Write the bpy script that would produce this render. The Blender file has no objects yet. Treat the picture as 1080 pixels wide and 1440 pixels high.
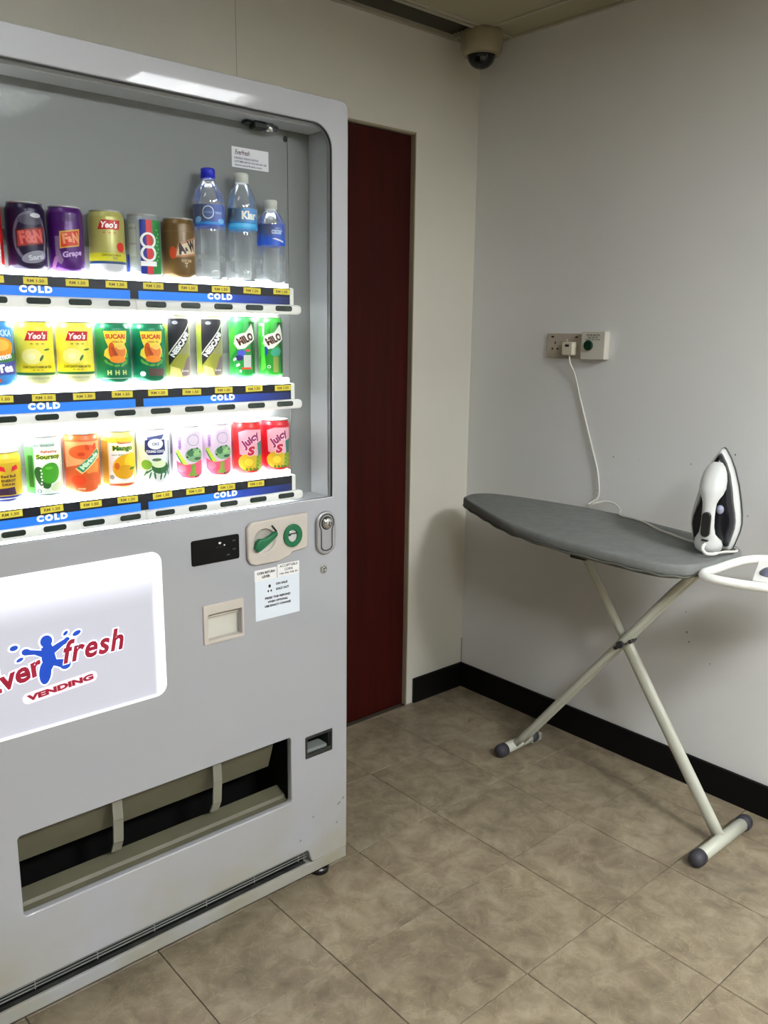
import bpy, bmesh, math, random
from mathutils import Vector, Matrix
random.seed(7)
PI = math.pi
COL = bpy.context.scene.collection
SC = bpy.context.scene

# ------------------------------------------------------------ camera, world, exposure
cam_d = bpy.data.cameras.new('camera'); cam = bpy.data.objects.new('camera', cam_d); COL.objects.link(cam)
def _cam():
    y, p, r = .7211, .2104, .0116
    f = Vector((math.sin(y)*math.cos(p), math.cos(y)*math.cos(p), -math.sin(p)))
    rt = Vector((math.cos(y), -math.sin(y), 0)); up = rt.cross(f)
    c, s = math.cos(r), math.sin(r)
    R = c*rt + s*up; U = -s*rt + c*up
    m = Matrix(((R.x, U.x, -f.x), (R.y, U.y, -f.y), (R.z, U.z, -f.z))).to_4x4()
    m.translation = Vector((-2.3894, -2.2313, 1.4153))
    cam.matrix_world = m
_cam()
cam_d.sensor_fit = 'VERTICAL'; cam_d.sensor_height = 24.0
cam_d.lens = 1189.22/1440*24.0
cam_d.clip_start = .02
SC.camera = cam
CAMP = Vector((-2.3894, -2.2313, 1.4153))
w = bpy.data.worlds.new('world'); SC.world = w; w.use_nodes = True
w.node_tree.nodes['Background'].inputs[0].default_value = (.5, .5, .5, 1)
w.node_tree.nodes['Background'].inputs[1].default_value = .05
SC.view_settings.view_transform = 'Standard'; SC.view_settings.look = 'None'
SC.view_settings.exposure = 0.22; SC.view_settings.gamma = 1.0
SC.view_settings.use_curve_mapping = False
# lamp strengths
L_KEY, L_SIDE_FILL, L_NEAR, L_LEFT, L_FAR_FILL, L_TUBE, L_LEDGE = 130.0, 62.0, 12.0, 6.0, 6.0, 42.0, 10.0

# ------------------------------------------------------------ materials
MATS = {}
def srgb(r, g, b):
    def f(c):
        c /= 255
        return c/12.92 if c <= .04045 else ((c+.055)/1.055)**2.4
    return (f(r), f(g), f(b), 1)
def mat(name, col, rough=.5, metal=0, emit=0, ecol=None, spec=.5, bump=0, bscale=60, var=0, vscale=8, coat=0):
    if name in MATS: return MATS[name]
    m = bpy.data.materials.new(name); m.use_nodes = True
    nt = m.node_tree; N = nt.nodes; L = nt.links; b = N['Principled BSDF']
    if len(col) == 3: col = srgb(*col)
    b.inputs['Base Color'].default_value = col
    b.inputs['Roughness'].default_value = rough; b.inputs['Metallic'].default_value = metal
    b.inputs['Specular IOR Level'].default_value = spec
    b.inputs['Coat Weight'].default_value = coat; b.inputs['Coat Roughness'].default_value = .1
    if emit:
        b.inputs['Emission Color'].default_value = ecol or col; b.inputs['Emission Strength'].default_value = emit
    tc = N.new('ShaderNodeTexCoord')
    if var:
        n = N.new('ShaderNodeTexNoise'); n.inputs['Scale'].default_value = vscale; n.inputs['Detail'].default_value = 5
        L.new(tc.outputs['Object'], n.inputs['Vector'])
        mr = N.new('ShaderNodeMapRange'); mr.inputs[1].default_value = .3; mr.inputs[2].default_value = .7
        mr.inputs[3].default_value = 1-var; mr.inputs[4].default_value = 1+var*.4
        L.new(n.outputs['Fac'], mr.inputs[0])
        mx = N.new('ShaderNodeMix'); mx.data_type = 'RGBA'; mx.blend_type = 'MULTIPLY'; mx.inputs[0].default_value = 1
        mx.inputs[6].default_value = col
        L.new(mr.outputs[0], mx.inputs[7]); L.new(mx.outputs[2], b.inputs['Base Color'])
    if bump:
        n2 = N.new('ShaderNodeTexNoise'); n2.inputs['Scale'].default_value = bscale; n2.inputs['Detail'].default_value = 4
        L.new(tc.outputs['Object'], n2.inputs['Vector'])
        bp = N.new('ShaderNodeBump'); bp.inputs['Strength'].default_value = bump; bp.inputs['Distance'].default_value = .002
        L.new(n2.outputs['Fac'], bp.inputs['Height']); L.new(bp.outputs[0], b.inputs['Normal'])
    MATS[name] = m
    return m

WALL = mat('wall_paint', (214, 211, 198), .62, bump=.25, bscale=90, var=.05, vscale=1.6)
WALLR = mat('wall_paint_right', (221, 221, 219), .6, bump=.25, bscale=90, var=.05, vscale=1.3)
WALLD = mat('wall_paint_low_bounce', (138, 130, 116), .7, var=.05)  # for the unseen walls, kept dark so less light bounces back
CEIL = mat('ceiling_board', (160, 154, 128), .8, bump=.15, bscale=200)
TBAR = mat('ceiling_bar', (165, 160, 140), .5)
BASE = mat('black_baseboard', (6, 5, 5), .6, spec=.2)
MWHITE = mat('machine_white', (165, 166, 169), .28, bump=.03, bscale=25, coat=.25)
MINT = mat('machine_inner', (186, 188, 190), .4)
BEIGE = mat('beige_plastic', (186, 178, 168), .4)
BLACKP = mat('black_plastic', (10, 10, 11), .3)
GASK = mat('gasket', (24, 28, 26), .6)
CHROME = mat('chrome', (200, 200, 200), .22, 1)
SATIN = mat('satin_metal', (170, 170, 172), .35, .8)
DGREY = mat('dark_grey', (52, 52, 54), .5)
WHITEP = mat('white_plastic', (232, 231, 226), .35)
GREENP = mat('green_plastic', (0, 98, 58), .35)
INK = mat('black_ink', (14, 14, 16), .5)
NAVY = mat('navy_strip', (10, 12, 26), .4)
TAGY = mat('yellow_tag', (214, 196, 60), .5, emit=.12)
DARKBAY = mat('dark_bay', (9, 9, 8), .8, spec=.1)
BAYM = mat('bay_beige', (88, 85, 67), .5, var=.15, vscale=12)
TUBE = mat('tube_glow', (255, 255, 255), .5, emit=L_TUBE, ecol=(.93, .97, 1, 1))
LEDGE = mat('ledge_glow', (245, 248, 250), .5, emit=L_LEDGE, ecol=(.95, .98, 1, 1))
COVER = mat('board_cover', (118, 120, 118), .85, bump=.35, bscale=260, var=.12, vscale=30)
LEGM = mat('leg_enamel', (186, 187, 172), .4)
RUBBER = mat('rubber_cap', (48, 47, 54), .6)
CORDM = mat('cord_white', (212, 210, 200), .5)

def glass_mat(name, tint=(.97, .98, .98, 1), blend=.08, body=0.0, rough=.02):
    m = bpy.data.materials.new(name); m.use_nodes = True
    nt = m.node_tree; N = nt.nodes; L = nt.links
    for n in list(N):
        if n.type == 'BSDF_PRINCIPLED': N.remove(n)
    out = [n for n in N if n.type == 'OUTPUT_MATERIAL'][0]
    t = N.new('ShaderNodeBsdfTransparent'); t.inputs[0].default_value = tint
    g = N.new('ShaderNodeBsdfGlossy'); g.inputs['Roughness'].default_value = rough
    lw = N.new('ShaderNodeLayerWeight'); lw.inputs[0].default_value = blend
    mx = N.new('ShaderNodeMixShader'); L.new(lw.outputs['Fresnel'], mx.inputs[0]); L.new(t.outputs[0], mx.inputs[1]); L.new(g.outputs[0], mx.inputs[2])
    last = mx
    if body:
        d = N.new('ShaderNodeBsdfDiffuse'); d.inputs[0].default_value = (.85, .88, .9, 1)
        m2 = N.new('ShaderNodeMixShader'); m2.inputs[0].default_value = body
        L.new(mx.outputs[0], m2.inputs[1]); L.new(d.outputs[0], m2.inputs[2]); last = m2
    L.new(last.outputs[0], out.inputs[0])
    return m
GLASS = glass_mat('window_glass', blend=.04)
PET = glass_mat('clear_bottle', tint=(.93, .95, .95, 1), blend=.42, body=.10, rough=.05)

def tile_mat():
    m = bpy.data.materials.new('floor_tile'); m.use_nodes = True
    nt = m.node_tree; N = nt.nodes; L = nt.links; b = N['Principled BSDF']
    tc = N.new('ShaderNodeTexCoord'); oi = N.new('ShaderNodeObjectInfo')
    geo = N.new('ShaderNodeNewGeometry')
    add = N.new('ShaderNodeVectorMath'); add.operation = 'ADD'
    cmb = N.new('ShaderNodeCombineXYZ')
    mul = N.new('ShaderNodeMath'); mul.operation = 'MULTIPLY'; mul.inputs[1].default_value = 40
    L.new(oi.outputs['Random'], mul.inputs[0]); L.new(mul.outputs[0], cmb.inputs[2]); 
    L.new(geo.outputs['Position'], add.inputs[0]); L.new(cmb.outputs[0], add.inputs[1])
    n1 = N.new('ShaderNodeTexNoise'); n1.inputs['Scale'].default_value = 16; n1.inputs['Detail'].default_value = 10; n1.inputs['Roughness'].default_value = .62; n1.inputs['Distortion'].default_value = .5
    L.new(add.outputs[0], n1.inputs['Vector'])
    r1 = N.new('ShaderNodeValToRGB'); e = r1.color_ramp.elements
    e[0].position = .3; e[0].color = srgb(112, 98, 80); e[1].position = .72; e[1].color = srgb(162, 149, 127)
    k = e.new(.5); k.color = srgb(137, 124, 102)
    L.new(n1.outputs['Fac'], r1.inputs[0])
    # thin pale veins
    n2 = N.new('ShaderNodeTexNoise'); n2.inputs['Scale'].default_value = 14; n2.inputs['Detail'].default_value = 7; n2.inputs['Distortion'].default_value = 1.2
    L.new(add.outputs[0], n2.inputs['Vector'])
    r2 = N.new('ShaderNodeValToRGB'); e = r2.color_ramp.elements
    e[0].position = .485; e[0].color = (0, 0, 0, 1); e[1].position = .515; e[1].color = (0, 0, 0, 1)
    k = e.new(.5); k.color = (1, 1, 1, 1)
    L.new(n2.outputs['Fac'], r2.inputs[0])
    mx = N.new('ShaderNodeMix'); mx.data_type = 'RGBA'; mx.inputs[7].default_value = srgb(176, 164, 134)
    ms = N.new('ShaderNodeMath'); ms.operation = 'MULTIPLY'; ms.inputs[1].default_value = .32
    L.new(r2.outputs[0], ms.inputs[0]); L.new(ms.outputs[0], mx.inputs[0]); L.new(r1.outputs[0], mx.inputs[6])
    # worn grime, larger patches
    n3 = N.new('ShaderNodeTexNoise'); n3.inputs['Scale'].default_value = 3.2; n3.inputs['Detail'].default_value = 7
    L.new(geo.outputs['Position'], n3.inputs['Vector'])
    mr = N.new('ShaderNodeMapRange'); mr.inputs[1].default_value = .35; mr.inputs[2].default_value = .68; mr.inputs[3].default_value = .76; mr.inputs[4].default_value = 1.06
    L.new(n3.outputs['Fac'], mr.inputs[0])
    m2 = N.new('ShaderNodeMix'); m2.data_type = 'RGBA'; m2.blend_type = 'MULTIPLY'; m2.inputs[0].default_value = 1
    L.new(mx.outputs[2], m2.inputs[6]); L.new(mr.outputs[0], m2.inputs[7]); L.new(m2.outputs[2], b.inputs['Base Color'])
    b.inputs['Roughness'].default_value = .42
    bp = N.new('ShaderNodeBump'); bp.inputs['Strength'].default_value = .15; bp.inputs['Distance'].default_value = .002
    L.new(n1.outputs['Fac'], bp.inputs['Height']); L.new(bp.outputs[0], b.inputs['Normal'])
    return m
TILE = tile_mat()
GROUT = mat('grout', (66, 56, 44), .9)

def door_mat():
    m = bpy.data.materials.new('mahogany_door'); m.use_nodes = True
    nt = m.node_tree; N = nt.nodes; L = nt.links; b = N['Principled BSDF']
    tc = N.new('ShaderNodeTexCoord'); mp = N.new('ShaderNodeMapping'); mp.inputs['Scale'].default_value = (28, 28, 1.6)
    L.new(tc.outputs['Object'], mp.inputs[0])
    n = N.new('ShaderNodeTexNoise'); n.inputs['Scale'].default_value = 1.5; n.inputs['Detail'].default_value = 7; n.inputs['Distortion'].default_value = .8
    L.new(mp.outputs[0], n.inputs['Vector'])
    r = N.new('ShaderNodeValToRGB'); e = r.color_ramp.elements
    e[0].position = .3; e[0].color = srgb(42, 5, 2); e[1].position = .7; e[1].color = srgb(60, 10, 4)
    L.new(n.outputs['Fac'], r.inputs[0]); L.new(r.outputs[0], b.inputs['Base Color'])
    b.inputs['Roughness'].default_value = .55; b.inputs['Specular IOR Level'].default_value = .15
    return m
DOOR = door_mat()

def dirty_white():
    m = mat('machine_white_dirty', (196, 196, 194), .35)
    nt = m.node_tree; N = nt.nodes; L = nt.links; b = N['Principled BSDF']
    tc = N.new('ShaderNodeTexCoord'); n = N.new('ShaderNodeTexNoise'); n.inputs['Scale'].default_value = 5; n.inputs['Detail'].default_value = 8
    L.new(tc.outputs['Object'], n.inputs['Vector'])
    r = N.new('ShaderNodeValToRGB'); e = r.color_ramp.elements
    e[0].position = .42; e[0].color = srgb(150, 150, 150); e[1].position = .70; e[1].color = srgb(138, 134, 112)
    k = e.new(.74); k.color = srgb(90, 86, 66)
    L.new(n.outputs['Fac'], r.inputs[0]); L.new(r.outputs[0], b.inputs['Base Color'])
    return m
MDIRTY = dirty_white()

def front_mat():   # machine front: clean white with yellowish grime patches low down
    m = bpy.data.materials.new('machine_front'); m.use_nodes = True
    nt = m.node_tree; N = nt.nodes; L = nt.links; b = N['Principled BSDF']
    geo = N.new('ShaderNodeTexCoord'); sep = N.new('ShaderNodeSeparateXYZ'); L.new(geo.outputs['Object'], sep.inputs[0])
    n = N.new('ShaderNodeTexNoise'); n.inputs['Scale'].default_value = 4.5; n.inputs['Detail'].default_value = 6
    L.new(geo.outputs['Object'], n.inputs['Vector'])
    hz = N.new('ShaderNodeMapRange'); hz.inputs[1].default_value = .34; hz.inputs[2].default_value = .12; hz.inputs[3].default_value = 0; hz.inputs[4].default_value = .9
    L.new(sep.outputs['Z'], hz.inputs[0])
    nr = N.new('ShaderNodeMapRange'); nr.inputs[1].default_value = .45; nr.inputs[2].default_value = .72
    L.new(n.outputs['Fac'], nr.inputs[0])
    mu = N.new('ShaderNodeMath'); mu.operation = 'MULTIPLY'; L.new(hz.outputs[0], mu.inputs[0]); L.new(nr.outputs[0], mu.inputs[1])
    mx = N.new('ShaderNodeMix'); mx.data_type = 'RGBA'; mx.inputs[6].default_value = srgb(156, 157, 161); mx.inputs[7].default_value = srgb(146, 141, 118)
    L.new(mu.outputs[0], mx.inputs[0]); L.new(mx.outputs[2], b.inputs['Base Color'])
    b.inputs['Roughness'].default_value = .4; b.inputs['Coat Weight'].default_value = 1; b.inputs['Coat Roughness'].default_value = .035
    n2 = N.new('ShaderNodeTexNoise'); n2.inputs['Scale'].default_value = 7; n2.inputs['Detail'].default_value = 2
    L.new(geo.outputs['Object'], n2.inputs['Vector'])
    bp = N.new('ShaderNodeBump'); bp.inputs['Strength'].default_value = .12; bp.inputs['Distance'].default_value = .003
    L.new(n2.outputs['Fac'], bp.inputs['Height']); L.new(bp.outputs[0], b.inputs['Normal'])
    return m
MFRONT = front_mat()

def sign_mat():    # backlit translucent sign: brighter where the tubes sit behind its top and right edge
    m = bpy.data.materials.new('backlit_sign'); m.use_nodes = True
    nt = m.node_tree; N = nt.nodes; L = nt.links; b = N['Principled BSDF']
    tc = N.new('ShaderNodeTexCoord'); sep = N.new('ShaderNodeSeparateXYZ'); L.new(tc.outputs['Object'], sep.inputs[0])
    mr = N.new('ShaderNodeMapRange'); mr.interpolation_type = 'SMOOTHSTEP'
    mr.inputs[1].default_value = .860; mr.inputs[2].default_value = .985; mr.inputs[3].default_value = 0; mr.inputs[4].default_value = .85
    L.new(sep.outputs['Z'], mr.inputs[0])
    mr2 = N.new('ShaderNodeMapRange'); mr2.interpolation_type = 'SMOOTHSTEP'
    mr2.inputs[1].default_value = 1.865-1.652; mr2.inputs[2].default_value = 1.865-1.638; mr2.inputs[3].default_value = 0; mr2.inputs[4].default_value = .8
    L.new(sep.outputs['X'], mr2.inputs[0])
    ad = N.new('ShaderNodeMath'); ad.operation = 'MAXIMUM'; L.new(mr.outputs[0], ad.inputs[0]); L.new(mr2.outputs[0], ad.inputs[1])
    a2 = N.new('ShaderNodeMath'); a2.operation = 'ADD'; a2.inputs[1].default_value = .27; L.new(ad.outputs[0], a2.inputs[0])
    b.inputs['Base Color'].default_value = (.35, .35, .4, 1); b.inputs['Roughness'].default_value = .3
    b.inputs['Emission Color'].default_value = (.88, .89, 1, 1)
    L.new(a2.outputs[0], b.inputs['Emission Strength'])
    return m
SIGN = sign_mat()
def cold_mat():    # backlit blue band, bright blue running into navy at its right end
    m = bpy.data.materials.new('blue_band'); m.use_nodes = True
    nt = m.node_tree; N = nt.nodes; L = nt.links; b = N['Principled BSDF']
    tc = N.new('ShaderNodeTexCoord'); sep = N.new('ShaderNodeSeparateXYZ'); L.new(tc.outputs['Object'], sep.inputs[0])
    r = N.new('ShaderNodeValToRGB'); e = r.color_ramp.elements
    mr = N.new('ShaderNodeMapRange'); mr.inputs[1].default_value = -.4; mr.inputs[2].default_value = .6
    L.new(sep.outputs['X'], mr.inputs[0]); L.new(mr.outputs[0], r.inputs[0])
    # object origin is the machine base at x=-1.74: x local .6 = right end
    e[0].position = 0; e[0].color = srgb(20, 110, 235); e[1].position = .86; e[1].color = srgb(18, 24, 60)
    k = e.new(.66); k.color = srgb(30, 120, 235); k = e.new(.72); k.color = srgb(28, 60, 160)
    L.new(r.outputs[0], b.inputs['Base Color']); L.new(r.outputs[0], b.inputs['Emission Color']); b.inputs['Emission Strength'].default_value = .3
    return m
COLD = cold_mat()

# ------------------------------------------------------------ mesh helpers
def quad(bm, vs, mi=0):
    f = bm.faces.new([bm.verts.new(v) for v in vs]); f.material_index = mi; return f
def merge(dst, src, mi=None, M=None):
    if M is not None: src.transform(M)
    vm = {v: dst.verts.new(v.co) for v in src.verts}
    for f in src.faces:
        try: g = dst.faces.new([vm[v] for v in f.verts])
        except ValueError: continue
        g.smooth = f.smooth; g.material_index = f.material_index if mi is None else mi
    src.free()
def box(bm, x0, x1, y0, y1, z0, z1, bev=0, seg=2, mi=0, M=None):
    t = bmesh.new(); bmesh.ops.create_cube(t, size=1)
    for v in t.verts:
        v.co = Vector(((x0+x1)/2+v.co.x*(x1-x0), (y0+y1)/2+v.co.y*(y1-y0), (z0+z1)/2+v.co.z*(z1-z0)))
    if bev: bmesh.ops.bevel(t, geom=list(t.edges), offset=bev, segments=seg, profile=.5, affect='EDGES')
    merge(bm, t, mi, M); return bm
def lathe(bm, prof, seg=32, c=(0, 0), smooth=True, mis=None, M=None):
    t = bmesh.new(); rings = []
    for r, z in prof:
        if r < 1e-6: rings.append([t.verts.new((c[0], c[1], z))])
        else: rings.append([t.verts.new((c[0]+r*math.cos(2*PI*i/seg), c[1]+r*math.sin(2*PI*i/seg), z)) for i in range(seg)])
    for k in range(len(rings)-1):
        a, b = rings[k], rings[k+1]
        for i in range(seg):
            j = (i+1) % seg
            if len(a) == 1 and len(b) == 1: continue
            if len(a) == 1: f = t.faces.new((a[0], b[j], b[i]))
            elif len(b) == 1: f = t.faces.new((a[i], a[j], b[0]))
            else: f = t.faces.new((a[i], a[j], b[j], b[i]))
            f.smooth = smooth
            if mis: f.material_index = mis[k]
    bmesh.ops.recalc_face_normals(t, faces=list(t.faces))
    merge(bm, t, None, M); return bm
def spline(pts, n=8):
    P = [Vector(p) for p in pts]; out = []
    Q = [P[0]*2-P[1]] + P + [P[-1]*2-P[-2]]
    for i in range(1, len(Q)-2):
        for k in range(n):
            t = k/n; a, b, c, d = Q[i-1], Q[i], Q[i+1], Q[i+2]
            out.append(.5*((2*b)+(c-a)*t+(2*a-5*b+4*c-d)*t*t+(3*b-a-3*c+d)*t**3))
    out.append(P[-1]); return out
def tube(bm, pts, r, seg=12, mi=0, flat=1.0, closed=False, radii=None):
    P = [Vector(p) for p in pts]; n = len(P); rings = []
    up = Vector((0, 0, 1)); prev = None
    for i, p in enumerate(P):
        t = (P[min(i+1, n-1)]-P[max(i-1, 0)]) if not closed else (P[(i+1) % n]-P[(i-1) % n])
        t.normalize()
        if prev is None:
            a = t.cross(up)
            if a.length < .05: a = t.cross(Vector((1, 0, 0)))
        else: a = prev - t*prev.dot(t)
        a.normalize(); prev = a; b = t.cross(a); rr = radii[i] if radii else r
        rings.append([bm.verts.new(p+a*math.cos(2*PI*k/seg)*rr*flat+b*math.sin(2*PI*k/seg)*rr) for k in range(seg)])
    m = n if closed else n-1
    for i in range(m):
        A, B = rings[i], rings[(i+1) % n]
        for k in range(seg):
            l = (k+1) % seg; f = bm.faces.new((A[k], A[l], B[l], B[k])); f.smooth = True; f.material_index = mi
    if not closed:
        f = bm.faces.new(rings[0][::-1]); f.material_index = mi; f = bm.faces.new(rings[-1]); f.material_index = mi
    return bm
def rrect(x0, x1, z0, z1, r, n=6):
    o = []
    for cx, cz, a0 in ((x1-r, z1-r, 0), (x0+r, z1-r, 90), (x0+r, z0+r, 180), (x1-r, z0+r, 270)):
        for k in range(n+1):
            a = math.radians(a0+90*k/n); o.append((cx+r*math.cos(a), cz+r*math.sin(a)))
    return o
def ell(cx, cz, rx, rz, n=28, rot=0):
    c, s = math.cos(math.radians(rot)), math.sin(math.radians(rot))
    return [(cx+rx*math.cos(2*PI*i/n)*c-rz*math.sin(2*PI*i/n)*s, cz+rx*math.cos(2*PI*i/n)*s+rz*math.sin(2*PI*i/n)*c) for i in range(n)]
def curve_bm(loops, ext=0, bev=0, res=1):
    """2D curve with holes -> bmesh in the XZ plane, front facing -Y, thickness centred on y=0"""
    cu = bpy.data.curves.new('t', 'CURVE'); cu.dimensions = '2D'; cu.fill_mode = 'BOTH' if ext or bev else 'FRONT'
    cu.extrude = ext; cu.bevel_depth = bev; cu.bevel_resolution = res
    if bev: cu.offset = -bev
    for lp in loops:
        s = cu.splines.new('POLY'); s.points.add(len(lp)-1); s.use_cyclic_u = True
        for p, q in zip(s.points, lp): p.co = (q[0], q[1], 0, 1)
    o = bpy.data.objects.new('t', cu); me = bpy.data.meshes.new_from_object(o)
    bm = bmesh.new(); bm.from_mesh(me); bpy.data.objects.remove(o); bpy.data.curves.remove(cu); bpy.data.meshes.remove(me)
    bmesh.ops.remove_doubles(bm, verts=list(bm.verts), dist=1e-6)
    bm.transform(Matrix(((1, 0, 0, 0), (0, 0, -1, 0), (0, 1, 0, 0), (0, 0, 0, 1))))
    if not (ext or bev):
        for f in bm.faces:
            f.normal_update()
            if f.normal.y > 0: f.normal_flip()
    return bm
def slab(bm, loops, yf, yb, bev=0, mi=0, M=None):
    """extruded flat shape between front y and back y (yf < yb)"""
    th = (yb-yf)/2
    t = curve_bm(loops, max(th-bev, 1e-5), bev); t.transform(Matrix.Translation((0, (yf+yb)/2, 0)))
    merge(bm, t, mi, M); return bm
def text_bm(s, wd=None, ht=None, bold=0, shear=0, space=1.0):
    cu = bpy.data.curves.new('t', 'FONT'); cu.body = s; cu.size = 1; cu.offset = bold; cu.shear = shear
    cu.align_x = 'CENTER'; cu.align_y = 'CENTER'; cu.resolution_u = 3; cu.space_character = space
    o = bpy.data.objects.new('t', cu); me = bpy.data.meshes.new_from_object(o)
    bm = bmesh.new(); bm.from_mesh(me); bpy.data.objects.remove(o); bpy.data.curves.remove(cu); bpy.data.meshes.remove(me)
    xs = [v.co.x for v in bm.verts]; ys = [v.co.y for v in bm.verts]
    cx, cy = (min(xs)+max(xs))/2, (min(ys)+max(ys))/2; W, H = max(xs)-min(xs), max(ys)-min(ys)
    sx = (wd/W) if wd else ht/H; sy = (ht/H) if ht else sx
    for v in bm.verts: v.co = Vector(((v.co.x-cx)*sx, 0, (v.co.y-cy)*sy))
    for f in bm.faces:
        f.normal_update()
        if f.normal.y > 0: f.normal_flip()
    return bm
def roty(deg): return Matrix.Rotation(-math.radians(deg), 4, 'Y')
def put(bm, s, x, z, y, wd, ht=None, rot=0, mi=0, **k):
    t = text_bm(s, wd, ht, **k); merge(bm, t, mi, Matrix.Translation((x, y, z)) @ roty(rot))
def flat(bm, loops, y, mi=0):
    t = curve_bm(loops); t.transform(Matrix.Translation((0, y, 0))); merge(bm, t, mi)

# ------------------------------------------------------------ object helpers
ORG = {}
def finish(bm, name, mats):
    me = bpy.data.meshes.new(name); bm.to_mesh(me); bm.free()
    for m in (mats if isinstance(mats, (list, tuple)) else [mats]): me.materials.append(m)
    return me
def tag(o, label=None, cat=None, group=None, kind=None):
    if label: o['label'] = label
    if cat: o['category'] = cat
    if group: o['group'] = group
    if kind: o['kind'] = kind
    return o
def thing(name, loc, label, cat, group=None, rotz=0):
    o = bpy.data.objects.new(name, None); COL.objects.link(o); o.location = loc; o.rotation_euler = (0, 0, rotz)
    o.empty_display_size = .1
    ORG[o.name] = Matrix.Translation(loc) @ Matrix.Rotation(rotz, 4, 'Z')
    return tag(o, label, cat, group)
def part(name, bm, mats, parent=None, world=True, label=None, smooth=None, loc=None):
    """a mesh; world=True means bm holds world coordinates. Origin follows the thing unless loc given (setting)."""
    if parent is not None and world: bm.transform(ORG[parent.name].inverted())
    if loc is not None and parent is None: bm.transform(Matrix.Translation(loc).inverted())
    o = bpy.data.objects.new(name, finish(bm, name, mats)); COL.objects.link(o)
    if smooth: o.data.polygons.foreach_set('use_smooth', [True]*len(o.data.polygons))
    if parent is not None:
        o.parent = parent; ORG[o.name] = ORG[parent.name]
    else:
        if loc is not None: o.location = loc
        ORG[o.name] = Matrix.Translation(loc or (0, 0, 0))
    if label: o['label'] = label
    return o

# ============================================================ THE ROOM
XL, YF, H = -3.75, -6.7, 2.393
bm = bmesh.new(); box(bm, XL-.1, .1, YF-.1, .1, -.12, -.006)
floor = part('floor', bm, GROUT, loc=(XL/2, YF/2, -.006)); tag(floor, 'floor of square mottled beige tiles with thin dark joints', kind='structure')
gx, gy, S, G = -.4465, -.9118, .3, .0011
def edges(lo, hi, g0):
    e = [lo]; k = math.floor((lo-g0)/S)+1
    while g0+k*S < hi-.004:
        if g0+k*S > lo+.004: e.append(g0+k*S)
        k += 1
    return e+[hi]
xe = edges(XL, 0, gx); ye = edges(YF, 0, gy); cache = {}
cells = [(xe[i], xe[i+1], ye[j], ye[j+1]) for i in range(len(xe)-1) for j in range(len(ye)-1)]
cells.sort(key=lambda c: math.hypot((c[0]+c[1])/2+1, (c[2]+c[3])/2+1.2))
rest = bmesh.new(); nrest = 0
for q, (x0, x1, y0, y1) in enumerate(cells):
    wx, wy = x1-x0-2*G, y1-y0-2*G
    if q >= 290:
        box(rest, x0+G, x1-G, y0+G, y1-G, -.006, 0, .0006, 1); nrest += 1; continue
    key = (round(wx, 3), round(wy, 3))
    if key not in cache:
        b = bmesh.new(); box(b, -wx/2, wx/2, -wy/2, wy/2, -.006, 0, .0008, 1); cache[key] = finish(b, 'tile', TILE)
    o = bpy.data.objects.new('tile', cache[key]); COL.objects.link(o); o.parent = floor
    o.location = ((x0+x1)/2-XL/2, (y0+y1)/2-YF/2, .006+random.uniform(-.0002, .0002))
if nrest:
    o = part('far_tiles', rest, TILE, floor); o['kind'] = 'stuff'

# back wall with door opening
DX0, DX1, DT = -1.12, -.305, 2.068
bm = bmesh.new()
box(bm, XL-.1, DX0, 0, .12, 0, H+.3); box(bm, DX1, .1, 0, .12, 0, H+.3); box(bm, DX0, DX1, 0, .12, DT, H+.3)
part('wall_back', bm, WALL, loc=(-1.8, .06, 0)); tag(bpy.data.objects['wall_back'], 'off-white painted back wall with the door opening', kind='structure')
# faint panel joint on the back wall above the machine
bm = bmesh.new(); box(bm, -.7615, -.76, -.0006, .001, DT+.02, H)
wb = bpy.data.objects['wall_back']
bm = bmesh.new(); box(bm, -1.0015, -1.0, -.0006, .001, DT, H-.05)
part('paint_joint', bm, mat('joint_line', (168, 160, 140), .8), wb)
bm = bmesh.new(); box(bm, 0, .12, YF-.1, .1, 0, H+.3)
wr = part('wall_right', bm, WALLR, loc=(.06, YF/2, 0)); tag(wr, 'pale painted right wall with small dark scuffs', kind='structure')
MARK = mat('scuff', (112, 104, 92), .9)
for y, z, r in ((-.655, 1.02, .004), (-.93, 1.03, .003), (-1.065, 1.075, .004), (-.75, 1.02, .002), (-.88, .56, .0035), (-.965, .50, .0045), (-.975, .47, .004),
                (-.955, .565, .003), (-.78, .44, .002), (-.72, .67, .002), (-1.05, .42, .003), (-.6, .9, .0025), (-1.12, .9, .0035)):
    b = bmesh.new(); bmesh.ops.create_circle(b, cap_ends=True, segments=9, radius=r)
    for v in b.verts: v.co *= random.uniform(.4, .9)
    b.transform(Matrix.Translation((-.0006, y, z)) @ Matrix.Rotation(-PI/2, 4, 'Y'))
    part('scuff_mark', b, MARK, wr)
bm = bmesh.new(); pts = [(-.0012, -.0012, .1+.013*k) for k in range(9)]
tube(bm, [(p[0]-.0004*random.random(), p[1], p[2]) for p in pts], .0014, 5); part('corner_crack', bm, MARK, wr)
bm = bmesh.new(); box(bm, XL-.12, XL, YF-.1, .1, 0, H+.3); tag(part('wall_left', bm, WALLD, loc=(XL-.06, YF/2, 0)), 'left wall behind the viewer, darkened to cut bounced light', kind='structure')
bm = bmesh.new(); box(bm, XL-.1, .1, YF-.12, YF, 0, H+.3); tag(part('wall_front', bm, WALLD, loc=(XL/2, YF-.06, 0)), 'wall behind the viewer, darkened to cut bounced light', kind='structure')

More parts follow.
